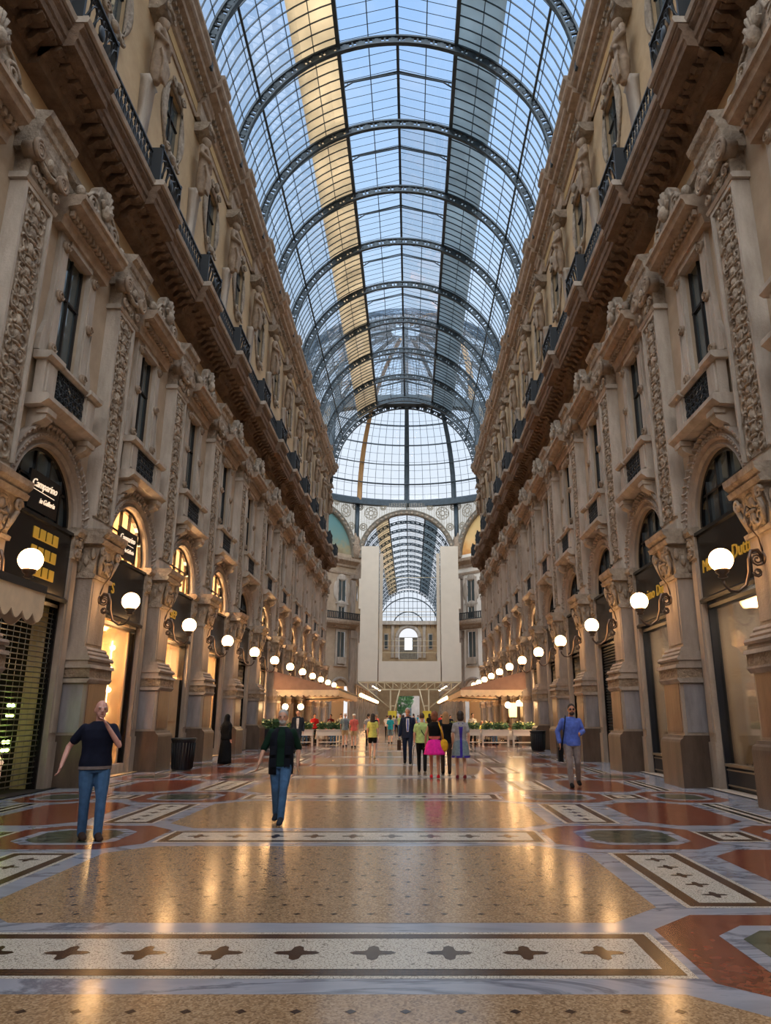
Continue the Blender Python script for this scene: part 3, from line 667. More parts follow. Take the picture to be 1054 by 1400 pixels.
def diag_wall(name, k, wallm, mos):
    r, mx = arch_wall(name, k); out = MB()
    mb = MB()
    def q(u0, u1, z0, z1): mb.add([(0,u0,z0),(0,u1,z0),(0,u1,z1),(0,u0,z1)], [(0,1,2,3)])
    UC = (-4.9, 0, 4.9); hs = [(0,1.6,0,5.6),(0,.7,8.6,13.0),(0,.72,17.2,20.4),(0,.6,14.95,16.6)]
    zs = sorted({0,24.2}|{h[2] for h in hs}|{h[3] for h in hs})
    for z0, z1 in zip(zs, zs[1:]):
        hh = [h for h in hs if h[2] <= z0 and h[3] >= z1]
        if hh:
            u = -HS
            for c in UC: q(u, c-hh[0][1], z0, z1); u = c+hh[0][1]
            q(u, HS, z0, z1)
        else: q(-HS,HS,z0,z1)
    mb.build('wall_face', wallm, r, rec=False, mx=mx)
    mb = MB(); n = 24; mb.add([(-.1, RA*math.cos(PI*i/n), ZC+RA*math.sin(PI*i/n)) for i in range(n+1)], [tuple(range(n+1))]); mb.build('mosaic_lunette', mos, r, rec=False, mx=mx)
    mb = MB(); mb.extr([(0,22.3),(.2,22.3),(.25,22.6),(.6,22.9),(.9,23.1),(.95,23.5),(0,23.6)], -HS, HS); mb.extr([(0,21.2),(.12,21.2),(.16,21.5),(0,21.6)], -HS, HS); mb.build('cornice', M['cornice'], r, mx=mx)
    mb = MB(); mb.extr([(0,13.4),(.2,13.5),(.3,13.8),(1.1,14.0),(1.2,14.3),(1.2,14.6),(0,14.62)], -HS, HS); mb.build('gallery_slab', M['cornice'], r, mx=mx)
    mb = MB(); mb.box(1.08,1.16,-HS,HS,15.5,15.62); mb.box(1.08,1.16,-HS,HS,14.62,14.72)
    for i in range(48): u = -HS+.15+i*.313; mb.box(1.08,1.16,u-.07,u+.07,14.7,15.55)
    mb.build('gallery_railing', M['iron'], r, mx=mx)
    for uc in UC:
        my = mx @ Matrix.Translation((0, uc, 0))
        for z0, z1, hu in ((8.6,13.0,.7),(17.2,20.4,.72),(14.95,16.6,.6)):
            w = MB(); w.box(-.3,-.04,-hu,hu,z0,z1); w.build('window_pane', M['pane'], r, mx=my)
            w = MB()
            for sg in (-1, 1): a, b = sorted((sg*hu, sg*(hu+.3))); w.box(0,.18,a,b,z0-.2,z1+.3)
            w.box(0,.18,-hu,hu,z1,z1+.3); w.box(0,.22,-hu-.4,hu+.4,z0-.35,z0-.15); w.box(-.04,.02,-.05,.05,z0,z1)
            if z0 > 17:
                for sg in (-1, 1): w.ell((.05,sg*(hu+.35),(z0+z1)/2), (.12,.5,1.3), 12, 8); w.ell((.05,0,(z0+z1)/2+sg*1.9), (.12,.8,.5), 12, 8)
            if z0 == 8.6:
                w.extr([(0,z1+.6),(.5,z1+.7),(.5,z1+.85),(0,z1+.9)], -1.4, 1.4); w.prism([(-1.2,z1+.9),(1.2,z1+.9),(.7,z1+1.4),(0,z1+1.6),(-.7,z1+1.4)], 0, .3); w.box(.3,.4,-.8,.8,z0,z0+.9)
            w.build('window_surround', M['stone'], r, mx=my)
        w = MB(); f = lambda dr, d, a: (d, (1.6+dr)*math.cos(a), 5.0+(1.6+dr)*math.sin(a)); w.arc([(-.2,0),(-.2,.2),(0,.3),(.25,.25),(.25,0)], f, 0, PI, 24); w.box(0,.25,-1.85,-1.5,0,5.); w.box(0,.25,1.5,1.85,0,5.); w.build('door_arch', M['stone2'], r, mx=my)
    for sg in (-1, 1):
        w = MB(); a, b = sorted((sg*6.45, sg*7.25)); w.box(0,.4,a,b,0,12.2); w.box(0,.55,a-.1,b+.1,12.2,13.3); w.box(0,.3,a,b,14.6,20.5); w.extr([(0,20.5),(.5,20.7),(.6,21.2),(0,21.2)], a-.1, b+.1); w.build('corner_pilaster', M['stone2'], r, mx=mx)
    w = MB(); w.box(-1.6,-1.5,-7,7,0,7.6); w.build('entrance_back', M['warmwall'], r, mx=mx)
    w = MB(); w.box(-1.4,-1.3,-6.0,6.0,5.0,5.3); w.build('entrance_light', M['lampspot'], r, mx=mx)
    w = MB()
    for sg in (-1, 1): w.loft([[(x,sg*7.3+dx,z) for x, dx in ((0,-q),(q,-q),(q,q),(0,q))] for z, q in ((23.6,.5),(24.3,.7),(25.4,.8),(26.6,.5),(27.6,.25))])
    w.build('corbel_figure', M['statue'], r, mx=mx)
diag_wall('wall_octagon_left', 5, M['stucco'], M['mosaicL'])
diag_wall('wall_octagon_right', 3, M['white'], M['mosaicR'])
for k, nm_ in ((4,'wall_octagon_far'),(2,'wall_octagon_east'),(6,'wall_octagon_west')): arch_wall(nm_, k)
for k, nm_ in ((1,'wall_octagon_entry_right'),(7,'wall_octagon_entry_left')):
    r, mx = arch_wall(nm_, k); mb = MB(); mb.box(-.1,0,-HS,HS,0,24); n = 24; mb.add([(-.1, RA*math.cos(PI*i/n), ZC+RA*math.sin(PI*i/n)) for i in range(n+1)], [tuple(range(n+1))]); mb.build('wall_face', M['stucco'], r, mx=mx)
for k, nm_ in ((2,'wall_arm_east'),(6,'wall_arm_west')):
    mx = oct_side(k); mb = MB()
    for sg in (-1, 1): mb.box(-14,0,sg*7.4-.1,sg*7.4+.1,0,24)
    mb.box(-14.2,-14,-7.5,7.5,0,31.2); mb.build(nm_, M['stucco'], mx=mx)['kind'] = 'structure'
for k in range(8):
    a = PI/8+k*PI/4; rc = AP/math.cos(PI/8); x, y = XO+rc*math.cos(a), YO+rc*math.sin(a)
    mb = MB(); mb.tube([(x,y,24.),(x*.985+XO*.015,y-.015*(y-YO),32.2)], .32, 8); mb.build('trim_%d' % (20+k), M['roofiron'])['kind'] = 'structure'
# dome
def dome():
    root = empty('ceiling_dome', kind='structure'); Z0, R, n = 32.5, 18.6, 48
    pt = lambda a, p, r=R: (XO+r*math.cos(a)*math.cos(p), YO+r*math.sin(a)*math.cos(p), Z0+r*math.sin(p))
    mb = MB(); ps = [i*PI/2*.93/14 for i in range(15)]
    mb.loft([[pt(2*PI*j/n, p) for j in range(n)] for p in ps], False); mb.build('glazing', M['roofglass'], root, rec=False)
    mb = MB()
    for k in range(96):
        a = 2*PI*k/96; mb.tube([pt(a, p, R-.05) for p in ps], .03, 4, sm=False)
    for i in range(1, 22):
        p = PI/2*.93*i/22; mb.tube([pt(2*PI*j/64, p, R-.05) for j in range(64)], .025, 4, closed=True, sm=False)
    mb.build('glazing_bars', M['roofiron'], root)
    for k in range(16):
        a = PI/8*k; mb = MB(); mb.tube([pt(a, p, R-.35) for p in ps], (.16,.3), 6, sm=False); mb.tube([pt(a+.018, p, R-.3) for p in ps], .06, 4); mb.tube([pt(a-.018, p, R-.3) for p in ps], .06, 4); mb.build('dome_rib', M['ribtan' if k in (5,13) else 'roofiron'], root)
    for i in range(5):
        p = math.radians(8.5+i*9.3); mb = MB()
        for r in (R-.2, R-.75): mb.tube([pt(2*PI*j/64, p, r) for j in range(64)], .07, 4, closed=True, sm=False)
        for j in range(160): mb.tube([pt(2*PI*j/160, p, R-.2), pt(2*PI*j/160, p, R-.75)], .07, 4, sm=False)
        mb.build('dome_ring', M['roofiron'], root)
    mb = MB(); mb.loft([[(XO+r*math.cos(2*PI*j/64), YO+r*math.sin(2*PI*j/64), z) for j in range(64)] for r, z in ((R-.5,31.9),(R-.5,32.7),(R-.3,32.9),(R+.4,32.9),(R+.4,31.9))], False, True, sm=False); mb.build('ring_beam', M['roofiron'], root)
M['ribtan'] = plain('ochre painted iron', sr(168,128,80), .5, .2)
dome()
# near rim girder of the main vault at the octagon
# ------------------------------------------------------------------ far arm
YA, YB = YF, 175.
vault('ceiling_far_arm', XO, 7.1, 23.9, [YA+.3+5*i for i in range(14)]+[YB-.3], YA, YB, True, 20, 1.25)
def far_wall(name, sg):
    r = empty(name, kind='structure'); x = XO+sg*7.5
    mb = MB(); mb.box(min(x, x+sg*.4), max(x, x+sg*.4), YA, YB, 0, 24); mb.build('wall_face', M['cream'], r)
    mb = MB(); pr = [(0,z) for z in (0,)]
    def ex(prof): mb.loft([[(x-sg*a, YA, z) for a, z in prof], [(x-sg*a, YB, z) for a, z in prof]], True, False, 0, False)
    ex([(0,13.3),(.3,13.4),(.4,13.9),(1.0,14.8),(1.1,15.6),(0,15.7)]); ex([(0,20.9),(.3,21.2),(.5,22.4),(.9,23.4),(.9,23.9),(0,24)]); ex([(0,5.7),(.5,5.8),(.5,6.0),(0,6.1)]); mb.build('cornice', M['cornice'], r)
    for i in range(15):
        y = YA+1.5+4.7*i; mb = MB(); a, b = sorted((x, x-sg*.45)); mb.box(a,b,y-.5,y+.5,0,13.3); a, b = sorted((x, x-sg*.7)); mb.box(a,b,y-.65,y+.65,0,2.7); mb.build('pier', M['stone'], r)
    for i in range(14):
        y = YA+3.9+4.7*i; mb = MB(); a, b = sorted((x-sg*.02, x-sg*.06)); mb.box(a,b,y-1.5,y+1.5,.1,4.6); mb.build('shop_glass', M['pane'], r)
        mb = MB(); a, b = sorted((x-sg*.02, x-sg*.08)); mb.box(a,b,y-.6,y+.6,8.4,12.4); mb.box(a,b,y-.5,y+.5,18.2,20.4); mb.build('window_pane', M['pane'], r)
far_wall('wall_arm_left', -1); far_wall('wall_arm_right', 1)
lp = None; i = 0
for sg, sn in ((-1,'left'),(1,'right')):
    for k in range(12):
        y = YA+1.5+4.7*k
        if lp is None:
            lp = empty('globe_wall_lamp'); mb = MB(); mb.ell((0,0,0), .26, 14, 10); mb.build('globe', M['globe'], lp)
            mb = MB(); mb.tube([(0,0,-.26),(.1,0,-.5),(.4,0,-.5),(.75,0,-.1)], .04, 5, ref=(0,1,0)); mb.build('scroll_arm', M['bronze'], lp); o = lp
        else: o = copy_tree(lp)
        o.location = (XO+sg*6.4, y, 4.5); o.rotation_euler = (0,0,0 if sg > 0 else PI)
        tag(o, f'small lit globe on the {sn} wall of the far arm, {ORD[k]} beyond the crossing', 'lamp', 'globe lamps of the far arm')
# far end facade
def far_end():
    r = empty('wall_far_end', kind='structure'); y = YB; mb = MB()
    def q(x0, x1, z0, z1): mb.add([(XO+x0,y,z0),(XO+x1,y,z0),(XO+x1,y,z1),(XO+x0,y,z1)], [(0,1,2,3)])
    q(-7.6,-2.6,0,8.5); q(2.6,7.6,0,8.5); q(-2.6,2.6,6.2,8.5); q(-7.6,7.6,8.5,14.6)
    q(-7.6,-2.2,14.6,19.6); q(2.2,7.6,14.6,19.6); n = 20
    for i in range(n):
        a, b = PI*i/n, PI*(i+1)/n; p, s = (2.2*math.cos(a), 19.6+2.2*math.sin(a)), (2.2*math.cos(b), 19.6+2.2*math.sin(b))
        mb.add([(XO+p[0],y,p[1]),(XO+s[0],y,s[1]),(XO+s[0],y,23.6),(XO+p[0],y,23.6)], [(0,1,2,3)])
    q(-7.6,-2.2,19.6,23.6); q(2.2,7.6,19.6,23.6); mb.build('wall_face', M['cream'], r, rec=False)
    mb = MB(); f = lambda dr, d, a: (XO+(2.2+dr)*math.cos(a), y-d, 19.6+(2.2+dr)*math.sin(a)); mb.arc([(0,0),(0,.3),(.5,.4),(.9,.2),(.9,0)], f, 0, PI, 24)
    for sg in (-1, 1):
        a, b = sorted((XO+sg*2.2, XO+sg*3.1)); mb.box(a,b,y-.35,y,14.9,19.6); a, b = sorted((XO+sg*3.4, XO+sg*4.1)); mb.box(a,b,y-.3,y,14.9,22.6)
        a, b = sorted((XO+sg*4.7, XO+sg*5.8)); mb.box(a,b,y-.2,y,16.8,20.6)
    mb.box(XO-7.5,XO+7.5,y-.8,y,22.6,23.5); mb.build('stone_dressing', M['stone'], r)
    mb = MB()
    for sg in (-1, 1): a, b = sorted((XO+sg*4.9, XO+sg*5.6)); mb.box(a,b,y-.25,y-.2,17.1,20.3)
    mb.build('window_pane', M['pane'], r)
    mb = MB(); mb.box(XO-2.2,XO+2.2,y+3.,y+3.1,14.6,20); mb.build('vestibule_back', M['archstone'], r)
    mb = MB(); mb.box(XO-.9,XO+.9,y+2.9,y+2.98,17.0,19.8); mb.build('vestibule_window', M['skywin'], r)
    mb = MB(); mb.box(XO-6.6,XO+6.6,y-1.6,y,12.0,12.5); mb.build('balcony_slab', M['cornice'], r)
    mb = MB(); mb.box(XO-6.6,XO+6.6,y-1.6,y-1.5,12.5,12.7); mb.box(XO-6.6,XO+6.6,y-1.6,y-1.5,13.3,13.5)
    for k in range(66): mb.box(XO-6.6+.2*k,XO-6.5+.2*k,y-1.6,y-1.5,12.6,13.4)
    mb.build('balcony_railing', M['iron'], r)
    mb = MB(); n = 24; mb.add([(XO,y,21.8)]+[(XO+7.1*math.cos(PI*i/n), y, 23.9+7.1*math.sin(PI*i/n)) for i in range(n+1)]+[(XO-7.1,y,21.8)], [tuple(range(n+3))]); mb.build('gable_glass', M['roofglass'], r, rec=False)
    mb = MB()
    for rr in (7.0, 3.6): mb.arc([(0,-.1),(0,.1),(.25,.1),(.25,-.1)], lambda dr, d, a: (XO+(rr+dr)*math.cos(a), y+d, 22.+(rr+dr)*math.sin(a)), 0, PI, 28, sm=False)
    for k in range(-6, 7): mb.box(XO+k*1.05-.05,XO+k*1.05+.05,y-.05,y+.05,21.8,23.9+math.sqrt(max(0,7.1**2-(k*1.05)**2)))
    for z in (23.4,25,26.6,28.2): mb.box(XO-math.sqrt(max(.1,7.1**2-max(0,z-23.9)**2)),XO+math.sqrt(max(.1,7.1**2-max(0,z-23.9)**2)),y-.05,y+.05,z-.05,z+.05)
    mb.build('gable_bars', M['roofiron'], r)
M['skywin'] = plain('bright window beyond', (.9,.95,1), .5, emit=(.8,.9,1), es=1.2)
far_end()
# world outside the far exit
def tree(x, y, h, w, seed, label):
    r = empty('street_tree', (x, y, 0), label=label, cat='tree'); rr = random.Random(seed)
    mb = MB(); mb.tube([(0,0,0),(.1,0,h*.3),(0,.1,h*.55)], [.3,.24,.12], 8); mb.build('trunk', M['bark'], r)
    mb = MB()
    for k in range(1600):
        t, p, q = rr.uniform(0, 2*PI), rr.uniform(-1, 1), rr.uniform(.55, 1)**.5
        c = math.sqrt(1-p*p); P = Vector((w*q*c*math.cos(t), w*q*c*math.sin(t), h*.62+h*.38*q*p)); a = Vector((rr.gauss(0,1), rr.gauss(0,1), rr.gauss(0,1))).normalized(); b = a.orthogonal().normalized()
        s = rr.uniform(.2,.42); mb.add([P+a*s, P+b*s*.6, P-a*s, P-b*s*.6], [(0,1,2,3)])
    mb.build('crown', M['leaf'], r, rec=False)
M['outwall'] = plain('pale building wall', sr(132,122,112), .9, var=.2, bs=.4); M['bark'] = plain('bark', sr(70,56,46), .9); M['leaf'] = plain('green leaves', sr(72,112,58), .6, var=.35, bs=1.)
tree(-2.6, 186, 9.5, 3.2, 3, 'green street tree seen through the far exit between the scaffold legs')
r = empty('distant_building', (4, 226, 0), label='pale daylit building across the square beyond the far exit', cat='building')
mb = MB(); mb.box(-22,22,0,8,0,15); mb.build('facade', M['outwall'], r)
mb = MB(); mb.extr([(-.6,14.6),(-.8,15.2),(8.4,15.2),(8.4,14.6)], -22.5, 22.5); mb.build('roof_cornice', M['stone'], r, mx=Matrix(((0,1,0,0),(1,0,0,0),(0,0,1,0),(0,0,0,1))))
for i in range(9):
    for j in range(3):
        mb = MB(); mb.box(-19.6+4.7*i,-18+4.7*i,-.06,.1,1.2+4.5*j,4.0+4.5*j); mb.build('window', M['pane'], r)

# ------------------------------------------------------------------ restoration gantry in the crossing
def gantry():
    y = 101.; r = empty('scaffold_gantry', (-.2, y, 0), label='U-shaped restoration scaffold clad in plain beige panels standing in the crossing', cat='scaffold')
    for sg in (-1, 1):
        mb = MB(); a, b = sorted((sg*4.3, sg*6.75)); mb.box(a,b,-.9,.9,6.1,24.6); a, b = sorted((sg*6.6, sg*7.0)); mb.box(a,b,-.85,.85,15.8,20.0); a, b = sorted((sg*6.6, sg*6.95)); mb.box(a,b,-.85,.85,6.1,11.2); mb.build('tower_cladding', M['panel'], r)
        mb = MB()
        for z in (9.,12.2,15.4,18.6,21.8,24.4):
            a, b = sorted((sg*3.6, sg*6.4)); mb.box(a,b,-1.0,-.92,z-.05,z+.0) if False else None
        a, b = sorted((sg*3.75, sg*4.2)); mb.box(a,b,.2,.5,8.7,23.8); mb.build('inner_return', M['panel'], r)
    mb = MB(); mb.box(-4.2,4.2,-.88,.88,6.1,8.75); mb.build('beam_cladding', M['panel'], r)
    for u in (-4.19, 4.19):
        mb = MB(); mb.box(u-.03,u+.03,-.93,-.9,6.1,8.75); mb.build('panel_seam', M['canvas'], r)
    mb = MB()
    for yy in (-.8,.8):
        for z in (5.05, 6.0): mb.box(-6.9,6.9,yy-.06,yy+.06,z-.07,z+.07) if z > 5.5 else mb.box(-5.6,5.6,yy-.06,yy+.06,z-.07,z+.07)
        for k in range(-5, 6):
            x = k*1.12; mb.box(x-.05,x+.05,yy-.05,yy+.05,5.05,6.05); mb.tube([(x,yy,6.0),(x+1.12*(1 if k < 0 else -1),yy,5.05)], .045, 5)
    mb.build('truss', M['panelseam'], r)
    for sg in (-1, 1):
        mb = MB()
        for yy in (-.8,.8):
            mb.box(sg*2.55-.09,sg*2.55+.09,yy-.08,yy+.08,0,5.1); mb.tube([(sg*2.55,yy,.2),(sg*1.3,yy,5.1)], .09, 6)
            mb.tube([(sg*2.55,yy,2.6),(sg*6.8,yy,6.0)], .08, 6); mb.box(min(sg*1.8,sg*2.5),max(sg*1.8,sg*2.5),yy-.05,yy+.05,2.9,3.02)
        mb.build('leg', M['panelseam'], r)
        mb = MB(); mb.box(sg*2.3-.55,sg*2.3+.55,-.95,.95,.9,2.3); mb.build('yellow_guard', M['yellow'], r)
        mb = MB(); mb.tube([(sg*3.9,-.6,4.9),(sg*5.0,-.6,5.5)], .09, 8); mb.build('strip_light', M['tube'], r)
    for z in (10.0,10.9,11.6,14.9,15.6,20.4):
        mb = MB(); mb.tube([(-4.2,.5,z),(4.2,.5,z)], .035, 5); mb.build('safety_rail', M['panelseam'], r)
gantry()
# ------------------------------------------------------------------ lettering
def letters(name, txt, size, m, parent, u, z, v, shear=0., tilt=0., ext=.012, align='LEFT'):
    cu = bpy.data.curves.new(name, 'FONT'); cu.body = txt; cu.size = size; cu.shear = shear; cu.extrude = ext; cu.align_x = align; cu.resolution_u = 3
    o = bpy.data.objects.new(name, cu); COL.objects.link(o); bpy.context.view_layer.update()
    me = bpy.data.meshes.new_from_object(o.evaluated_get(bpy.context.evaluated_depsgraph_get())); bpy.data.objects.remove(o); bpy.data.curves.remove(cu)
    me.transform(Matrix(((0,0,1,0),(1,0,0,0),(0,1,0,0),(0,0,0,1))) @ Matrix.Rotation(tilt, 4, 'Z'))
    me.materials.clear(); me.materials.append(m); o = bpy.data.objects.new(name, me); COL.objects.link(o); o.parent = parent; o.location = (v, u, z); return o

# ------------------------------------------------------------------ shopfronts
def at(sg, y, v, z=0): return (XC+sg*(W-v), y, z)
def interior(r, m, depth=2.6, lightm=None, top=7.6):
    mb = MB(); a = -.62; b = -.62-depth; h = 1.9
    mb.add([(b,-h,.02),(b,h,.02),(b,h,top),(b,-h,top)], [(0,1,2,3)])
    for sg in (-1, 1): mb.add([(a,sg*h,.02),(b,sg*h,.02),(b,sg*h,top),(a,sg*h,top)], [(0,1,2,3)])
    mb.add([(a,-h,top),(a,h,top),(b,h,top),(b,-h,top)], [(0,1,2,3)]); mb.add([(0,-h,.02),(0,h,.02),(b,h,.02),(b,-h,.02)], [(0,1,2,3)])
    mb.build('interior', m, r, rec=False)
    if lightm:
        mb = MB()
        for k in (-1, 0, 1): mb.lathe([(.09,0),(.12,-.06),(.12,.06)], (-1.6, k*.9, 4.0), 10)
        mb.box(-1.9,-1.3,-1.2,1.2,top-.25,top-.2); mb.box(-2.0,-1.2,-1.2,1.2,4.0,4.06); mb.build('interior_light', M['winlight'] if lightm is True else M['shoplight'], r)
def shopfront(sn, sg, rz, b, kind, label):
    r = empty('shopfront', at(sg, mid(b), .3), rz, label=label, cat='shopfront')
    n = 18; arcp = [(1.44*math.cos(PI*i/n), 5.95+1.44*math.sin(PI*i/n)) for i in range(n+1)]
    mb = MB(); mb.add([(-.45, y, z) for y, z in arcp]+[(-.45,-1.44,5.8),(-.45,1.44,5.8)], [tuple(range(n+3))]); mb.build('fanlight', M['shopglass'] if kind in ('lit','door','cafe') else M['pane'], r, rec=False)
    mb = MB()
    for u in (-.95,-.32,.32,.95): mb.box(-.46,-.38,u-.03,u+.03,5.8,5.95+math.sqrt(1.44**2-u*u))
    mb.box(-.46,-.38,-1.2,1.2,6.6,6.66); mb.arc([(0,-.46),(0,-.36),(.1,-.36),(.1,-.46)], lambda dr, d, a: (d, (1.36+dr)*math.cos(a), 5.95+(1.36+dr)*math.sin(a)), 0, PI, 20, sm=False); mb.build('glazing_bar', M['black'], r)
    mb = MB(); mb.box(-.42,-.22,-1.45,1.45,4.22,5.72); mb.box(-.42,-.16,-1.45,1.45,5.72,5.8); mb.extr([(-.42,4.1),(-.16,4.1),(-.14,4.18),(-.2,4.24),(-.42,4.24)], -1.45, 1.45); mb.build('sign_board', M['black'], r)
    mb = MB()
    for s in (-1, 1): a, c = sorted((s*1.36, s*1.45)); mb.box(-.5,-.3,a,c,0,4.2)
    mb.box(-.5,-.3,-1.4,1.4,3.98,4.06); mb.build('frame', M['bluepaint'] if kind == 'window' else M['black'], r)
    if kind == 'gate':
        interior(r, M['dark'], 2.6); mb = MB()
        for k in range(34): mb.tube([(-.38,-1.38,.15+.112*k),(-.38,1.38,.15+.112*k)], .014, 4)
        for k in range(11): mb.tube([(-.38,-1.3+.26*k,.1),(-.38,-1.3+.26*k,3.95)], .006, 4)
        mb.build('roller_grille', M['steel'], r)
        mb = MB(); mb.box(-1.1,-1.05,-1.2,-.5,.4,3.6); mb.box(-1.8,-1.7,.4,1.3,.1,3.2); mb.build('cabinet', M['dado'], r)
    elif kind == 'lit':
        interior(r, M['warmwall'], 2.4, M['lampspot']); mb = MB(); mb.box(-.44,-.42,-1.36,1.36,.25,3.98); mb.build('glass_pane', M['shopglass'], r)
        mb = MB(); mb.box(-.5,-.28,-1.4,1.4,.03,.28); mb.build('sill', M['stone'], r)
        mb = MB(); wave = lambda u: .02*math.sin(u*9)
        for k in range(60): mb.add([(-1.4, -.9+.1*j, .3+.055*k+wave(-.9+.1*j+k)*.3) for j in range(22)]+[(-1.36, -.9+.1*j, .34+.055*k+wave(-.9+.1*j+k)*.3) for j in range(22)], [(j, j+1, 22+j+1, 22+j) for j in range(21)])
        mb.build('slatted_blind', M['slat'], r)
        mb = MB(); mb.box(-.9,-.4,1.1,1.2,.1,3.95); mb.build('door_leaf', M['cream'], r)
        mb = MB()
        for k in range(6): mb.ell((-.8, 1.0+.05*(k%2), .5+.6*k), .075, 10, 7)
        mb.tube([(-.82,1.0,.1),(-.82,1.03,3.7)], .015, 5); mb.build('bulb_string', M['lampspot'], r)
    elif kind == 'door':
        interior(r, M['warmwall'], 2.4, M['lampspot']); mb = MB(); mb.box(-.44,-.42,-1.36,1.36,2.9,3.98); mb.build('glass_pane', M['shopglass'], r)
        for s in (-1, 1):
            mb = MB(); a, c = sorted((s*.02, s*1.34)); mb.box(-.46,-.4,a,c,.05,2.84); mb.box(-.4,-.37,a+.2,c-.2,.3,1.2); mb.box(-.4,-.37,a+.2,c-.2,1.4,2.6); d = mb.build('door_leaf', M['cream'], r)
            mb = MB(); mb.box(-.4,-.32,s*.1-.02,s*.1+.02,1.0,1.4); mb.build('handle', M['steel'], d)
    elif kind == 'window':
        interior(r, M['greywall'], 1.8, True); mb = MB(); mb.box(-.44,-.42,-1.36,1.36,.55,3.98); mb.build('glass_pane', M['shopglass'], r)
        mb = MB(); mb.box(-1.7,-.34,-1.4,1.4,.03,.5); mb.box(-.34,-.3,-1.3,1.3,.08,.46); mb.build('display_plinth', M['bluepaint'], r)
        mb = MB()
        for z in (.1,.42): mb.box(-.31,-.285,-1.3,1.3,z,z+.03)
        mb.box(-.42,-.28,-1.4,1.4,.5,.56); mb.build('trim', M['steel'], r)
        mb = MB(); mb.lathe([(.05,.0),(.1,.1),(.03,.24)], (-1.5,.3,3.1), 10); mb.build('picture_lamp', M['lampspot'], r)
        mb = MB(); mb.box(-2.36,-2.32,-1.0,-.4,1.5,2.4); mb.build('wall_panel', M['dado'], r)
    elif kind == 'shutter':
        mb = MB()
        for k in range(40): mb.extr([(-.42,.05+.098*k),(-.36,.07+.098*k),(-.36,.12+.098*k),(-.42,.14+.098*k)], -1.37, 1.37)
        mb.build('roller_shutter', M['shutter'], r)
    elif kind == 'lattice':
        interior(r, M['dark'], 2.2, None); mb = MB()
        for k in range(-26, 27):
            for s in (-1, 1):
                z0, u0 = .1, k*.16; pts = []
                u1 = u0+s*3.85*.5; 
                for t in range(2): pts.append((u0+(u1-u0)*t, .1+3.85*t))
                (ua, za), (ub, zb) = pts
                f = lambda u: za+(zb-za)*(u-ua)/(ub-ua)
                lo, hi = sorted((ua, ub)); lo, hi = max(lo, -1.36), min(hi, 1.36)
                if hi > lo: mb.tube([(-.38,lo,f(lo)),(-.38,hi,f(hi))], .012, 4)
        mb.build('lattice_grille', M['steel'], r)
        mb = MB()
        for k in range(14): mb.ell((-1.5, R_.uniform(-1.2,1.2), R_.uniform(.5,3.6)), .05, 6, 5)
        mb.build('window_light', M['lampspot'], r)
    elif kind == 'cafe':
        interior(r, M['dado'], 2.4, M['lampspot']); mb = MB()
        for u in (-.5,.5): mb.box(-.45,-.38,u-.04,u+.04,.1,3.98)
        mb.box(-.45,-.38,-1.36,1.36,2.7,2.78); mb.box(-.5,-.3,-1.36,1.36,.03,.5); mb.build('timber_glazing', M['plinth'], r)
    return r
KL = {0:('gate','dark bar front closed by a steel roller grille, left of the aisle'),1:('lit','shopfront with orange slatted blind glowing inside, next to the grilled bar'),2:('door','shopfront with tall cream double doors behind the left litter bin'),
      3:('lit','glowing amber shopfront behind the veiled figure in black'),4:('lattice','lattice shutter with points of light just before the left awning')}
KR = {0:('window','large display window with gold script sign nearest on the right'),1:('window','second display window on the right, black sign above pale interior'),2:('shutter','dark closed roller shutter behind the man in blue shirt'),
      3:('lattice','lattice grille shopfront two bays beyond the display windows on the right'),4:('lattice','lattice grille shopfront just before the right awning')}
for (sn, sg, rz), K in zip(SIDES, (KL, KR)):
    for b in range(0, 11):
        k, lab = K.get(b, ('cafe', f'timber cafe front under the {sn} awning, {ORD[b-5]} along' if b < 9 else f'timber front past the {sn} awning, {"last" if b == 10 else "last but one"} before the crossing'))
        o = shopfront(sn, sg, rz, b, k, lab)
        if sn == 'left' and b in (0, 1):
            mb = MB(); mb.box(-.36,-.3,-.62,.72,5.92,6.78); mb.build('hanging_sign', M['black'], o)
            letters('script_lettering', 'Camparino', .25, M['neon'], o, -.55, 6.42, -.295, .35, .06); letters('script_lettering', 'in', .17, M['neon'], o, -.14, 6.12, -.295, .35, .06); letters('script_lettering', 'Galleria', .17, M['neon'], o, .02, 6.13, -.295, .35, .06)
            mb = MB(); mb.box(-.295,-.29,-.52,.5,6.36,6.375); mb.build('underline', M['neon'], o)
        if sn == 'left' and b == 0:
            for a in range(3):
                mb = MB()
                for c in range(4): mb.box(-.22,-.2,-.35+.3*c,-.14+.3*c,4.5+.4*a,4.74+.4*a)
                mb.box(-.215,-.205,-.35,.76,4.49+.4*a,4.52+.4*a); mb.build('gilt_strip', M['gold'], o)
        if sn == 'left' and b == 1: letters('lettering', 'S', .42, M['gold'], o, -.95, 4.8, -.21)
        if sn == 'left' and b == 2: letters('lettering', 'SIEP', .4, M['gold'], o, -.9, 4.8, -.21)
        if sn == 'right' and b in (0, 1): [letters('lettering', t_, .42, M['gold'], o, u_, 4.8, -.21, .12) for t_, u_ in (('Massimo', -1.25), ('Dutti', .38))]
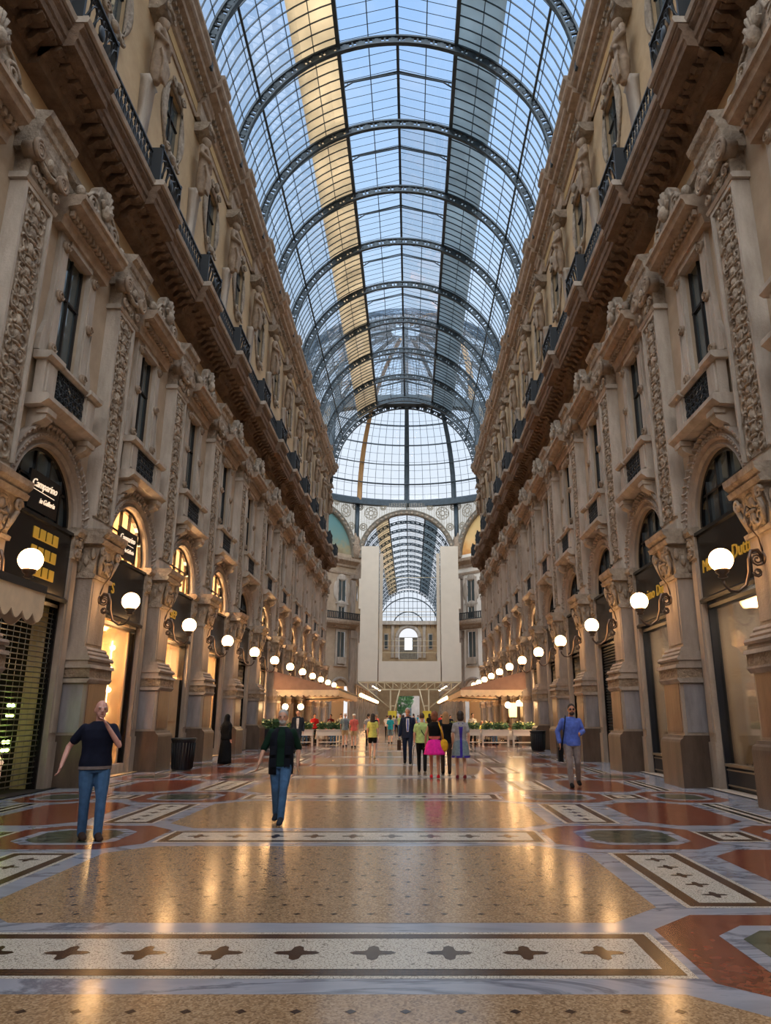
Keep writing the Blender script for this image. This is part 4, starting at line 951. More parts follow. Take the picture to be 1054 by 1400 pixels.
# things on show behind the glass
def easel(pos_, rz, lab):
    r = empty('display_easel', pos_, rz, label=lab, cat='easel', group='display easels in the windows'); mb = MB()
    for a in (-.13, .13): mb.tube([(0,a,0),(-.12,a*.7,.42)], .014, 5)
    mb.tube([(-.22,0,0),(-.11,0,.4)], .012, 5); mb.build('stand', M['black'], r)
    mb = MB(); mb.loft([[(x,y,z) for x, z in ((.0,.06),(.02,.06),(-.1,.44),(-.12,.44))] for y in (-.16,.16)], sm=False); mb.build('card', M['cream'], r)
easel(at(1, 16.9, -.45, .5), PI, 'small tilted easel in the nearest right display window'); easel(at(1, 22.0, -.45, .5), PI, 'small tilted easel in the second right display window')
r = empty('display_table', at(1, 15.6, -.7, .5), 0, label='small dark table with a glowing lamp in the nearest right window', cat='table'); mb = MB(); mb.box(-.25,.25,-.35,.35,.5,.55); mb.build('top', M['black'], r)
for a in (-.2,.2):
    for b in (-.3,.3): mb = MB(); mb.box(a-.02,a+.02,b-.02,b+.02,0,.5); mb.build('leg', M['black'], r)
r = empty('table_lamp', at(1, 15.6, -.7, 1.05), 0, label='little warm glass lamp on the dark display table', cat='lamp'); mb = MB(); mb.lathe([(.06,0),(.07,.1),(.03,.18)], n=10); mb.build('shade', M['lampspot'], r); mb = MB(); mb.lathe([(.07,0),(.07,.02)], n=10); mb.build('base', M['black'], r)
def glim(pos_, m, lab, rad=.045, grp='small lights behind the roller grille'):
    r = empty('display_light', pos_, label=lab, cat='light', group=grp); mb = MB(); mb.ell((0,0,0), rad, 10, 7); mb.build('bulb', m, r); mb = MB(); mb.lathe([(rad*.5,-rad*1.4),(rad*.6,-rad*.8)], n=8); mb.build('socket', M['black'], r)
for y, z in ((15.9,1.58),(16.06,1.58),(15.9,1.78),(16.06,1.78),(15.0,1.62),(15.0,1.8),(15.9,.88),(16.06,.88),(15.9,1.04),(16.06,1.04)): glim(at(-1, y, -.2, z), M['lampgreen'], 'small yellow-green light behind the steel roller grille', .04)
glim(at(-1, 15.3, -.3, 2.75), M['lampspot'], 'warm round lamp high behind the steel roller grille', .12, None)
r = empty('glass_lantern', at(-1, 15.8, -.3, .05), label='pinkish lit glass lantern standing low behind the steel roller grille', cat='lantern'); mb = MB(); mb.lathe([(.12,0),(.16,.1),(.16,.5),(.19,.6),(.1,.72),(.05,.95)], n=14); mb.build('body', M['rosyglass'], r); mb = MB(); mb.lathe([(.05,.93),(.07,.97),(.02,1.03)], n=10); mb.build('cap', M['bronze'], r)

# ------------------------------------------------------------------ awnings, cafe furniture
def scallop(u0, u1, z0, h, step):
    n = max(2, round((u1-u0)/step)); pts = [(u0,z0)]; st = (u1-u0)/n; low = []
    for k in range(n):
        for t in range(7): low.append((u0+st*(k+t/6), z0-h+ .1*h*0 - .32*h*math.sin(PI*t/6)))
    return [(u0,z0)]+low+[(u1,z0)]
def awning(sn, sg, rz, y0, y1, out, zt, zf, lab, hang=.3):
    r = empty('cafe_awning', base(sg, (y0+y1)/2), rz, label=lab, cat='awning'); h = (y1-y0)/2
    mb = MB(); mb.extr([(.0,zt),(out,zf),(out,zf-.06),(0,zt-.06)], -h, h); mb.build('canopy', M['canvas'], r)
    for e in (-1, 1):
        mb = MB(); mb.loft([[(x,e*h+d,z) for x, z in ((.45,zt-.1),(out,zf-.02),(out,zf-.08),(.45,zf-.08))] for d in (-.015,.015)], sm=False); mb.build('gable_cloth', M['canvas'], r)
        mb = MB(); pts = scallop(.5, out, zf-.06, hang, .34); mb.loft([[(x,e*h+d,z) for x, z in pts] for d in (-.012,.012)], sm=False); mb.build('side_valance', M['canvastrim'], r)
        mb = MB(); mb.tube([(.1,e*(h-.1),zf-.3),(out-.05,e*(h-.1),zf-.1)], .035, 6); mb.build('arm', M['iron'], r)
    mb = MB(); mb.prism(scallop(-h, h, zf-.04, hang, .34), out-.012, out+.012); mb.build('front_valance', M['canvastrim'], r)
    mb = MB(); mb.box(out-.06,out+.03,-h,h,zf-.1,zf+.02); mb.build('front_bar', M['iron'], r)
    return r
for sn, sg, rz in SIDES: awning(sn, sg, rz, 42.6, 57.5, 4.15, 4.15, 3.1, f'brown cafe awning with scalloped valance on the {sn} side of the arcade')
awning('left', -1, 0., 8.5, 12.1, 2.15, 4.3, 3.62, 'small dark-edged bar awning with deep scallops at the left frame edge', .42)

def leafy(mb, w, d, h, n, seed, sz=.07):
    rr = random.Random(seed)
    for k in range(n):
        P = Vector((rr.uniform(-w,w), rr.uniform(-d,d), h*rr.random()**.7)); a = Vector((rr.gauss(0,1), rr.gauss(0,1), rr.gauss(0,.8))).normalized(); b = a.orthogonal().normalized(); s = sz*rr.uniform(.7,1.5)
        mb.add([P+a*s*1.4, P+b*s*.5, P-a*s, P-b*s*.5], [(0,1,2,3)])
M['plant'] = plain('planter greenery', sr(58,92,50), .6, var=.4, bs=9.); M['flower'] = plain('yellow flowers', sr(222,206,120), .6)
M['whitepaint'] = plain('white painted metal', sr(214,208,200), .5)
def make_planter():
    r = empty('flower_trough'); mb = MB(); mb.box(-.72,.72,-.24,.24,.56,.86); mb.box(-.76,.76,-.28,.28,.84,.88); mb.build('trough', M['whitepaint'], r)
    for a in (-.68,.68):
        for b in (-.2,.2): mb = MB(); mb.box(a-.025,a+.025,b-.025,b+.025,0,.56); mb.build('leg', M['whitepaint'], r)
    mb = MB(); mb.box(-.68,.68,-.215,-.185,.2,.235); mb.box(-.68,.68,.185,.215,.2,.235); mb.build('stretcher', M['whitepaint'], r)
    mb = MB(); leafy(mb, .7, .24, .36, 420, 3); mb.build('greenery', M['plant'], r, (0,0,.86), rec=False)
    mb = MB(); leafy(mb, .68, .24, .4, 60, 5, .04); mb.build('blossom', M['flower'], r, (0,0,.88), rec=False); return r
pl = make_planter(); first = True
for sn, sg, pts in (('left', -1, [(-6.1,42.0,0),(-4.45,42.0,0),(-3.95,43.4,PI/2),(-3.95,45.3,PI/2),(-3.95,47.2,PI/2),(-3.95,49.4,PI/2)]),
                    ('right', 1, [(6.2,41.3,0),(4.55,41.3,0),(3.05,42.0,0),(2.7,44.2,PI/2),(2.7,46.2,PI/2),(2.7,48.2,PI/2)])):
    for i, (x, y, a) in enumerate(pts):
        o = pl if first else copy_tree(pl); first = False; o.location = (x, y, 0); o.rotation_euler = (0,0,a)
        where = f'across the near end of the {sn} cafe, {ORD[i]} from the wall' if a == 0 else f'along the aisle edge of the {sn} cafe, {ORD[i-(2 if sn == "left" else 3)]} back'
        tag(o, f'white flower trough {where}', 'planter', 'flower troughs round the cafes')
r = empty('hedge_box', (-7.15, 39.4, 0), label='dark green box planter with clipped hedge beside the left awning', cat='planter'); mb = MB(); mb.box(-.45,.45,-.35,.35,0,.95); mb.build('box', M['bluepaint'], r); mb = MB(); leafy(mb, .5, .4, .5, 700, 9); mb.build('hedge', M['plant'], r, (0,0,.9), rec=False)
def bin_(pos_, lab):
    r = empty('litter_bin', pos_, label=lab, cat='bin'); mb = MB(); n = 20; mb.lathe([(.27,.03),(.3,.05),(.34,.82),(.36,.84),(.36,.9),(.33,.92),(.33,.7)], n=28); mb.build('body', M['bluepaint'], r)
    mb = MB()
    for k in range(24): a = 2*PI*k/24; mb.tube([(.3*math.cos(a),.3*math.sin(a),.08),(.348*math.cos(a),.348*math.sin(a),.8)], .014, 4)
    mb.build('slats', M['shutter'], r); mb = MB(); mb.lathe([(.345,.86),(.375,.88),(.375,.93),(.345,.94)], n=28); mb.build('rim', M['shutter'], r)
bin_((-6.85, 23.1, 0), 'dark slatted litter bin standing against a pier on the left'); bin_((5.9, 35.6, 0), 'dark litter bin standing beside the right-hand cafe troughs')
def make_table():
    r = empty('cafe_table'); mb = MB(); n = 32; mb.loft([[(rad*(1+.05*math.cos(8*2*PI*j/n)*(k/3))*math.cos(2*PI*j/n), rad*(1+.05*math.cos(8*2*PI*j/n)*(k/3))*math.sin(2*PI*j/n), z) for j in range(n)] for k, (rad, z) in enumerate(((.4,.76),(.44,.75),(.46,.55),(.5,.28)))]); mb.build('tablecloth', M['whitepaint'], r)
    mb = MB(); mb.lathe([(.24,0),(.24,.03),(.04,.06),(.04,.74)], n=14); mb.build('pedestal', M['iron'], r); return r
def make_chair():
    r = empty('cafe_chair'); mb = MB(); mb.box(-.21,.21,-.21,.21,.43,.47); mb.build('seat', M['dado'], r); mb = MB(); mb.loft([[(-.2+.4*t/4,.2+.05*math.sin(PI*t/4),z) for t in range(5)]+[(.2-.4*t/4,.225+.05*math.sin(PI*t/4),z) for t in range(5)] for z in (.55,.72,.9)], sm=False); mb.build('backrest', M['dado'], r)
    for a in (-.19,.19):
        for b in (-.19,.19): mb = MB(); mb.tube([(a,b,0),(a,b,.44 if b < 0 else .9)], .018, 6); mb.build('leg', M['iron'], r)
    return r
tb, chh = make_table(), make_chair(); CH = []; ft = fc = True
for sn, sg, T in (('left', -1, [(-6.7,44.6),(-5.2,45.4),(-6.6,47.8),(-5.1,48.6)]), ('right', 1, [(5.9,44.2),(4.2,45.2),(5.8,47.4),(4.0,48.2)])):
    for i, (x, y) in enumerate(T):
        o = tb if ft else copy_tree(tb); ft = False; o.location = (x, y, 0); tag(o, f'round cafe table under white cloth, {ORD[i]} one under the {sn} awning', 'table', 'cafe tables')
        for j, a in enumerate((.6, 2.7)):
            o = chh if fc else copy_tree(chh); fc = False; cx, cy = x+.72*math.sin(a), y-.72*math.cos(a); o.location = (cx, cy, 0); o.rotation_euler = (0,0,a+0); CH.append((sn, cx, cy, a))
            tag(o, f'brown cafe chair at the {ORD[i]} table under the {sn} awning, {"aisle" if j == 0 else "far"} seat', 'chair', 'cafe chairs')
def pendant(x, y, z, k, lab):
    r = empty('pendant_globe' if k == 'g' else 'pendant_lantern', (x, y, z), label=lab, cat='lamp', group='lights hanging under the awnings'); mb = MB()
    if k == 'g': mb.ell((0,0,0), .17, 16, 10); mb.build('globe', M['lampspot'], r)
    else: mb.loft([[(a,b,zz) for a, b in ((-s,-s),(s,-s),(s,s),(-s,s))] for zz, s in ((-.45,.2),(.35,.24))], sm=False); mb.build('shade', M['lantern'], r); mb = MB(); mb.box(-.14,.14,-.14,.14,-.52,-.45); mb.build('base', M['iron'], r)
    mb = MB(); mb.tube([(0,0,.15),(0,0,max(.2, 3.3-z))], .015, 5); mb.build('rod', M['iron'], r)
for i, (x, y, z) in enumerate(((5.55,43.4,2.2),(6.2,43.4,2.3),(6.85,43.0,2.45))): pendant(x, y, z, 'g', f'lit globe hanging under the right awning, {ORD[i]} from the aisle')
for i, (x, y, z) in enumerate(((5.95,44.4,1.98),(6.7,44.4,2.0))): pendant(x, y, z, 'l', f'tall lit box lantern under the right awning, {("aisle side","wall side")[i]}')
for i, (x, y, z) in enumerate(((-8.0,42.9,2.25),(-7.2,43.3,2.1),(-6.3,43.2,2.1))): pendant(x, y, z, 'g', f'lit globe hanging under the left awning, {ORD[i]} from the wall')

# ------------------------------------------------------------------ people
def cloth(name, c, r=.85): return plain(name, c, r, var=.18, bs=14., spec=.2)
CL = {k: cloth(k, sr(*c)) for k, c in dict(navy=(22,26,44), jeans=(70,104,142), darkjeans=(44,66,100), forest=(18,44,32), vest=(20,24,34), shirtblue=(84,106,186), taupe=(128,116,112), black=(16,16,18), charcoal=(40,46,56), white=(216,212,206), pink=(226,40,156), orchid=(120,80,150), grey=(150,148,150), greyblue=(112,128,136), purple=(62,48,140), lime=(176,200,128), yellow=(196,196,104), teal=(40,150,164), red=(196,40,48), darkbrown=(60,44,36), beige=(180,156,120), mustard=(214,160,40), salmon=(206,104,96), suit=(30,38,58), sky=(150,180,220), maroon=(110,36,44), olive=(96,96,62), cream=(220,206,176)).items()}
SK = {'fair': plain('fair skin', sr(206,156,130), .55, var=.06, bs=20.), 'tan': plain('tanned skin', sr(176,122,94), .55, var=.06, bs=20.), 'pale': plain('ruddy pale skin', sr(214,160,144), .55, var=.06, bs=20.)}
HR = {k: plain(k+' hair', sr(*c), .6, bump=.6, bs=90., var=.2) for k, c in dict(grey=(176,172,166), black=(24,20,20), brown=(70,46,32), auburn=(118,66,40), dark=(40,28,24), blond=(150,116,78)).items()}
EYE = plain('eyes', sr(24,18,16), .3); LIP = plain('lips', sr(150,84,76), .5); GL = plain('sunglasses', sr(14,14,16), .1)
def hand(mb, el, ha, sx, fine=True):
    d = (ha-el).normalized(); side = Vector((0,1,0)) if abs(d.y) < .8 else Vector((0,0,-1)); side = (side-d*side.dot(d)).normalized(); nrm = d.cross(side)*sx
    pc = ha+d*.05; mb.tube([ha-d*.02, ha+d*.02, ha+d*.07, ha+d*.095], [(.026,.022),(.036,.018),(.042,.016),(.036,.014)], 8, ref=tuple(nrm))
    for k, L in enumerate((.068,.078,.073,.058)):
        b = ha+d*.088+side*(-.030+.020*k); m = b+d*L*.5+nrm*.010; e = b+d*L*.92+nrm*.032
        mb.tube([b-d*.02, b, m, e], [.0095,.0095,.009,.0075], 6)
    b = ha+d*.025-side*.034; mb.tube([b+side*.012, b-side*.012+d*.022, b-side*.016+d*.055+nrm*.012], [.012,.0115,.009], 6)
def person(label, x, y, yaw=0., h=1.75, fem=False, P=None, top='navy', sleeve='short', bottom='trousers', bcol='jeans', blen=None, skin='fair', hair=('short','grey'), shoe='black', vox=.012, group=None, top_len=.86, extra=None, bulk=1., seated=False, lean=0., beard=None, glasses=False, flare=.1):
    r = empty('person', (x, y, 0), yaw, label=label, cat='person', group=group); P = P or {}; k = h/1.75; S_ = Matrix.Scale(k, 4)
    V = lambda *a: Vector(a); sw = .165 if fem else .19
    hip = P.get('hip', 0.93)
    J = dict(ls=V(sw-.012,.0,1.392), le=V(sw+.05,.03,1.14), lh=V(sw+.05,-.07,.90), rs=V(-sw+.012,0,1.392), re=V(-sw-.05,.05,1.14), rh=V(-sw-.05,.0,.89), lk=V(.095,-.10,.50), la=V(.09,-.10,.08), rk=V(-.095,-.02,.5), ra=V(-.09,.16,.10))
    for a, b in P.items():
        if a in J: J[a] = V(*b)
    dz = hip-.93
    if dz:
        for a in ('ls','le','lh','rs','re','rh'):
            if a not in P: J[a].z += dz
    tz = lambda z: z+dz
    def torso(mb, g, z0=.86, z1=1.49):
        tw = ((.86,.172,.12),(.95,.176,.12),(1.06,.142 if fem else .16,.105),(1.15,.145 if fem else .16,.105),(1.27,.165 if fem else .178,.122),(1.37,.172 if fem else .192,.118),(1.425,.135 if fem else .15,.09),(1.455,.1,.078),(1.485,.062,.058))
        rings = []
        for z, a, b in tw:
            if z < z0-.001 or z > z1: continue
            rings.append((z, a*bulk+g, b*bulk+g))
        if z0 < .86: rings.insert(0, (z0, .18*bulk+g, .13*bulk+g))
        mb.loft([[((a)*math.cos(t*PI/10), lean*(z-.93)+b*math.sin(t*PI/10)+(.012 if z > 1.3 else 0), tz(z)) for t in range(20)] for z, a, b in rings])
    def limb(mb, pts, rad): mb.tube(pts, rad, 10); [mb.ell(tuple(p), q*.98, 10, 7) for p, q in zip(pts, rad)]
    ft = lambda a: V(a.x*1.05, a.y-.13, max(.035, a.z-.06))
    # body
    mb = MB(); torso(mb, -.02)
    nk = V(0, lean*.5+.015, tz(1.44)); hd = V(0, lean*.6-.01, tz(1.63)); tip = P.get('head', (0,0)); hd.x += tip[0]; hd.y += tip[1]
    mb.tube([nk, (nk+hd)/2+V(0,.012,-.0), hd+V(0,.01,-.02)], [.06,.053,.055], 10)
    mb.ell(tuple(hd+V(0,.005,.02)), (.079,.098,.108), 16, 12); mb.ell(tuple(hd+V(0,-.03,-.05)), (.061,.062,.068), 12, 9); mb.ell(tuple(hd+V(0,-.068,-.085)), (.028,.024,.024), 8, 6)
    mb.loft([[tuple(hd+V(a*w, -.088-o, z)) for a in (-1, -.3, .3, 1)]+[tuple(hd+V(a*w, -.07, z)) for a in (1, .3, -.3, -1)] for z, w, o in ((-.028,.017,.022),(-.015,.017,.028),(.01,.011,.016),(.035,.01,.006))])
    for sx in (-1, 1): mb.ell(tuple(hd+V(sx*.08,.012,-.005)), (.012,.022,.034), 8, 6); mb.ell(tuple(hd+V(sx*.035,-.075,.03)), (.026,.018,.012), 8, 5)
    for s_, e_, h_, sx in (('ls','le','lh',1),('rs','re','rh',-1)):
        limb(mb, [J[s_], (J[s_]+J[e_])/2, J[e_]], [.043,.04,.037]); limb(mb, [J[e_], J[e_]*.6+J[h_]*.4, J[h_]], [.038,.036,.025]); hand(mb, J[e_], J[h_], sx)
    for sx, k_, a_ in ((1,'lk','la'),(-1,'rk','ra')):
        hp = V(sx*.09, 0, hip-.02); limb(mb, [hp, hp*.55+J[k_]*.45, J[k_]], [.082,.068,.052]); limb(mb, [J[k_], J[k_]*.65+J[a_]*.35+V(0,.012,0), J[a_]], [.05,.05,.034]); mb.tube([J[a_]+V(0,.03,-.03), ft(J[a_])], [.034,.026], 8)
    b = mb.build('body', SK[skin], r, mx=S_); soft(b, vox)
    # trousers, skirt or shorts
    if bottom in ('trousers', 'shorts'):
        mb = MB(); mb.loft([[(a*math.cos(t*PI/10), bb*math.sin(t*PI/10), hip+z) for t in range(20)] for z, a, bb in ((-.1,.17*bulk,.115*bulk),(0,.185*bulk,.128*bulk),(.05,.178*bulk,.122*bulk),(.075,.16*bulk,.11*bulk))])
        for sx, k_, a_ in ((1,'lk','la'),(-1,'rk','ra')):
            hp = V(sx*.092, 0, hip-.02)
            if bottom == 'trousers': limb(mb, [hp, hp*.5+J[k_]*.5, J[k_], J[k_]*.4+J[a_]*.6, J[a_]+V(0,.01,-.02)], [.1*bulk,.086*bulk,.068,.062,.056])
            else: limb(mb, [hp, hp*(1-(blen or .6))+J[k_]*(blen or .6)], [.1,.09])
        soft(mb.build('trousers' if bottom == 'trousers' else 'shorts', CL[bcol], r, mx=S_), vox, 3)
    elif bottom in ('skirt', 'robe'):
        zb = blen if blen is not None else .5; mb = MB(); n = 32; rings = []
        flare = flare if bottom == 'skirt' else .02
        for q in range(9):
            t = q/8; z = 1.05+dz+(zb-1.05-dz)*t; a = (.135+.06*min(1, t*3))+flare*t+(.0 if bottom == 'skirt' else .05*t); bb = (.105+.05*min(1, t*3))+flare*.9*t+(.0 if bottom == 'skirt' else .06*t)
            rings.append([(a*(1+.05*t*math.cos(7*2*PI*j/n))*math.cos(2*PI*j/n), bb*(1+.05*t*math.cos(7*2*PI*j/n))*math.sin(2*PI*j/n)+ (.02*t), z) for j in range(n)])
        mb.loft(rings); mb.build('skirt' if bottom == 'skirt' else 'robe', CL[bcol], r, mx=S_)
    # top
    mb = MB(); torso(mb, .014, min(.86, top_len) if top_len < .95 else .95, 1.49)
    if sleeve != 'none':
        for s_, e_, h_ in (('ls','le','lh'),('rs','re','rh')):
            if sleeve == 'short': limb(mb, [J[s_], J[s_]*.35+J[e_]*.65], [.066,.062])
            elif sleeve == 'elbow': limb(mb, [J[s_], (J[s_]+J[e_])/2, J[e_]], [.066,.062,.058])
            else: limb(mb, [J[s_], (J[s_]+J[e_])/2, J[e_], J[e_]*.1+J[h_]*.9], [.068,.062,.06,.052])
    else:
        for s_ in ('ls','rs'): mb.ell(tuple(J[s_]+V(0,0,.0)), (.05,.06,.05), 10, 7)
    soft(mb.build('top', CL[top], r, mx=S_), vox, 3)
    # shoes
    for sx, a_ in ((1,'la'),(-1,'ra')):
        a = J[a_]; f = ft(a); mb = MB(); mb.loft([[(a.x*1.02+w*math.cos(t*PI/6), yy, max(.004, zz+hh*math.sin(t*PI/6))) for t in range(12)] for yy, zz, w, hh in ((a.y+.075,a.z-.04,.022,.03),(a.y+.05,a.z-.03,.04,.05),(a.y-.03,a.z-.03,.044,.055),(f.y+.0,f.z+.002,.05,.038),(f.y-.06,f.z-.005,.044,.028),(f.y-.09,f.z-.01,.02,.015))]); mb.build('shoe', CL[shoe] if shoe in CL else SK[skin], r, mx=S_)
    # hair and face
    hk, hc = hair; mb = MB(); hl = hd
    if hk == 'short': mb.ell(tuple(hl+V(0,.02,.045)), (.087,.1,.1), 14, 10)
    elif hk == 'fringe': mb.ell(tuple(hl+V(0,.035,.0)), (.088,.082,.05), 12, 8)
    elif hk == 'bob': mb.ell(tuple(hl+V(0,.022,.035)), (.098,.108,.108), 14, 10); mb.ell(tuple(hl+V(0,.045,-.05)), (.1,.085,.1), 12, 9)
    elif hk == 'long': mb.ell(tuple(hl+V(0,.022,.035)), (.094,.106,.106), 14, 10); mb.tube([hl+V(0,.05,.03), hl+V(0,.075,-.1), hl+V(0,.085,-.24), hl+V(0,.075,-.36)], [(.09,.07),(.11,.06),(.105,.05),(.05,.03)], 10, ref=(0,1,0))
    elif hk == 'bun': mb.ell(tuple(hl+V(0,.02,.04)), (.088,.1,.1), 14, 10); mb.ell(tuple(hl+V(0,.1,.03)), .05, 10, 7)
    elif hk == 'veil':
        mb.ell(tuple(hl+V(0,.02,.03)), (.1,.115,.12), 14, 10); mb.tube([hl+V(0,.03,.02), hl+V(0,.03,-.12), hl+V(0,.03,-.22), hl+V(0,.02,-.36)], [(.1,.11),(.115,.12),(.2,.15),(.22,.16)], 14, ref=(0,1,0))
    if mb.v:
        o = mb.build('veil' if hk == 'veil' else 'hair', CL['black'] if hk == 'veil' else HR[hc], r, mx=S_); soft(o, .012, 2)
    if hk == 'cap': mb = MB(); mb.ell(tuple(hl+V(0,.015,.06)), (.086,.1,.07), 12, 8); mb.loft([[tuple(hl+V(a,-.09-bq,.06+zz)) for a, bq in ((-.06,0),(-.04,.06),(.04,.06),(.06,0))] for zz in (0,.012)]); mb.build('cap', CL[hc], r, mx=S_)
    if abs(yaw) < 1.2 and vox < .011:
        mb = MB()
        for sx in (-1, 1): mb.ell(tuple(hd+V(sx*.032,-.083,.012)), (.010,.008,.0065), 8, 5)
        mb.build('eyes', EYE, r, mx=S_); mb = MB(); mb.ell(tuple(hd+V(0,-.089,-.055)), (.024,.01,.007), 8, 5); mb.build('mouth', LIP, r, mx=S_)
        mb = MB()
        for sx in (-1, 1): mb.ell(tuple(hd+V(sx*.034,-.09,.034)), (.02,.008,.005), 8, 5)
        mb.build('eyebrows', HR[hc] if hc in HR else HR['grey'], r, mx=S_)
        if beard: mb = MB(); mb.ell(tuple(hd+V(0,-.045,-.07)), (.06,.056,.05), 12, 8); mb.ell(tuple(hd+V(0,-.086,-.043)), (.028,.012,.008), 8, 5); mb.build('beard', HR[beard], r, mx=S_)
        if glasses:
            mb = MB()
            for sx in (-1, 1): mb.ell(tuple(hd+V(sx*.033,-.09,.012)), (.027,.012,.02), 10, 6); mb.tube([hd+V(sx*.055,-.085,.02), hd+V(sx*.082,.01,.015)], .004, 4)
            mb.tube([hd+V(-.01,-.102,.016), hd+V(.01,-.102,.016)], .004, 4); mb.build('sunglasses', GL, r, mx=S_)
    if extra: extra(r, J, S_, hd)
    return r
N_ = .0085
def belt(r, J, S_, hd): mb = MB(); mb.loft([[(.212*math.cos(t*PI/12), .15*math.sin(t*PI/12), z) for t in range(24)] for z in (.87,.91)], False); mb.build('belt', CL['taupe'], r, mx=S_)
person('balding person in navy polo and jeans with a hand raised to the mouth', -4.25, 10.4, .55, 1.76, P=dict(re=(-.34,.1,1.16), rh=(-.42,-.02,.93), le=(.25,-.14,1.17), lh=(.06,-.21,1.43), lk=(.10,-.1,.5), la=(.10,-.12,.08), ra=(-.07,.05,.08), rk=(-.09,-.02,.5)), top='navy', bcol='jeans', skin='pale', hair=('fringe','grey'), vox=N_, bulk=1.12, extra=belt, shoe='darkbrown', top_len=.9)
def vest(r, J, S_, hd):
    for sx in (-1, 1):
        mb = MB(); prof = ((.74,.20,.15),(.9,.208,.155),(1.1,.195,.142),(1.28,.21,.156),(1.38,.205,.145),(1.46,.12,.09))
        mb.loft([[(sx*a*math.sin(PI*(.10+.86*t/9)), -b*math.cos(PI*(.10+.86*t/9))+.008, z) for t in range(10)]+[(sx*(a-.012)*math.sin(PI*(.96-.86*t/9)), -(b-.012)*math.cos(PI*(.96-.86*t/9))+.008, z) for t in range(10)] for z, a, b in prof]); mb.build('vest_panel', CL['vest'], r, mx=S_)
        for z in (.86, 1.05):
            mb = MB(); mb.box(min(sx*.07,sx*.16),max(sx*.07,sx*.16),-.165,-.14,z,z+.13); mb.build('pocket', CL['vest'], r, mx=S_)
    mb = MB(); mb.lathe([(.062,1.46),(.07,1.49),(.062,1.5)], (0,.01,0), 14); mb.build('collar', CL['white'], r, mx=S_)
person('grey-bearded person in dark vest over green shirt striding toward the camera in jeans', -2.02, 12.0, .05, 1.65, P=dict(le=(.27,.08,1.15), lh=(.27,.02,.92), re=(-.29,.0,1.14), rh=(-.34,-.1,.92), lk=(.08,-.2,.52), la=(.06,-.26,.1), rk=(-.07,-.02,.5), ra=(-.06,.14,.12)), top='forest', sleeve='elbow', bcol='jeans', skin='fair', hair=('short','grey'), beard='grey', vox=N_, extra=vest, shoe='charcoal', bulk=1.05)
def strap(r, J, S_, hd):
    mb = MB(); mb.tube([(-.1,.1,1.44),(-.11,.02,1.5),(-.13,-.1,1.42),(-.16,-.155,1.25),(-.2,-.1,1.02),(-.23,.02,.8)], .014, 6); mb.build('bag_strap', CL['navy'], r, mx=S_); mb = MB(); mb.box(-.3,-.2,-.05,.25,.52,.82); mb.build('shoulder_bag', CL['black'], r, mx=S_)
person('person in bright blue shirt and taupe trousers wearing sunglasses, bag strap over shoulder', 3.75, 17.9, -.1, 1.83, P=dict(re=(-.3,.04,1.16), rh=(-.27,-.04,.92), le=(.26,.0,1.17), lh=(.16,-.24,1.12), lk=(.1,-.05,.5), la=(.12,.14,.12), rk=(-.09,-.16,.5), ra=(-.07,-.18,.08), head=(.03,-.03)), top='shirtblue', sleeve='long', bcol='taupe', skin='tan', hair=('short','black'), beard='black', glasses=True, vox=N_, extra=strap, top_len=.9, bulk=1.05)
person('figure in a long black robe and veil standing by the left piers', -6.35, 26.3, 2.6, 1.62, fem=True, top='black', sleeve='long', bottom='robe', bcol='black', blen=.02, hair=('veil','black'), bulk=1.25)
def shirtfront(r, J, S_, hd): mb = MB(); mb.loft([[(-w,-d,z),(w,-d,z),(w,-d+.02,z),(-w,-d+.02,z)] for z, w, d in ((1.0,.03,.135),(1.25,.055,.155),(1.42,.05,.125))], sm=False); mb.build('shirt_front', CL['white'], r, mx=S_)
person('person in dark suit jacket and white shirt walking behind the bearded one', -5.0, 33.6, .1, 1.84, top='charcoal', sleeve='long', bcol='charcoal', skin='fair', hair=('short','brown'), extra=shirtfront, top_len=.8, P=dict(lk=(.09,-.16,.5), la=(.09,-.2,.08)))
def pinkx(r, J, S_, hd):
    mb = MB(); mb.loft([[(.16*math.cos(t*PI/12), .125*math.sin(t*PI/12), z) for t in range(24)] for z in (.97,1.1)], False); mb.build('printed_sash', CL['salmon'], r, mx=S_)
    mb = MB(); mb.tube([(-.12,.1,1.42),(-.2,.13,1.2),(-.24,.1,1.0)], .022, 6); mb.tube([(-.12,-.02,1.46),(-.12,.1,1.42)], .02, 6); mb.ell((-.25,.1,.86), (.12,.07,.17), 12, 8); mb.build('shoulder_bag', CL['mustard'], r, mx=S_)
person('red-haired person in dark top and bright pink skirt with mustard shoulder bag', .62, 20.2, PI, 1.68, True, top='black', sleeve='none', bottom='skirt', bcol='pink', blen=.62, skin='tan', hair=('bob','auburn'), shoe='red', extra=pinkx, top_len=1.0, P=dict(le=(.24,.0,1.15), lh=(.25,-.06,.92)))
def dressx(r, J, S_, hd):
    mb = MB(); mb.loft([[(-w,d,z),(w,d,z),(w,d+.015,z),(-w,d+.015,z)] for z, w, d in ((.6,.035,.205),(.8,.035,.18),(1.05,.03,.12),(1.3,.05,.138),(1.44,.07,.09))], sm=False); mb.build('back_panel', CL['purple'], r, mx=S_)
    mb = MB(); mb.loft([[(a*math.cos(t*PI/16), (b*math.sin(t*PI/16))+.02, z) for t in range(32)] for z, a, b in ((.545,.255,.205),(.6,.25,.2))], False); mb.build('hem_band', CL['purple'], r, mx=S_)
person('dark-haired person in grey and purple patterned dress seen from behind', 1.3, 20.1, PI, 1.69, True, top='grey', sleeve='short', bottom='skirt', bcol='greyblue', blen=.55, skin='fair', hair=('bob','dark'), shoe='maroon', extra=dressx, top_len=1.0, flare=.05)
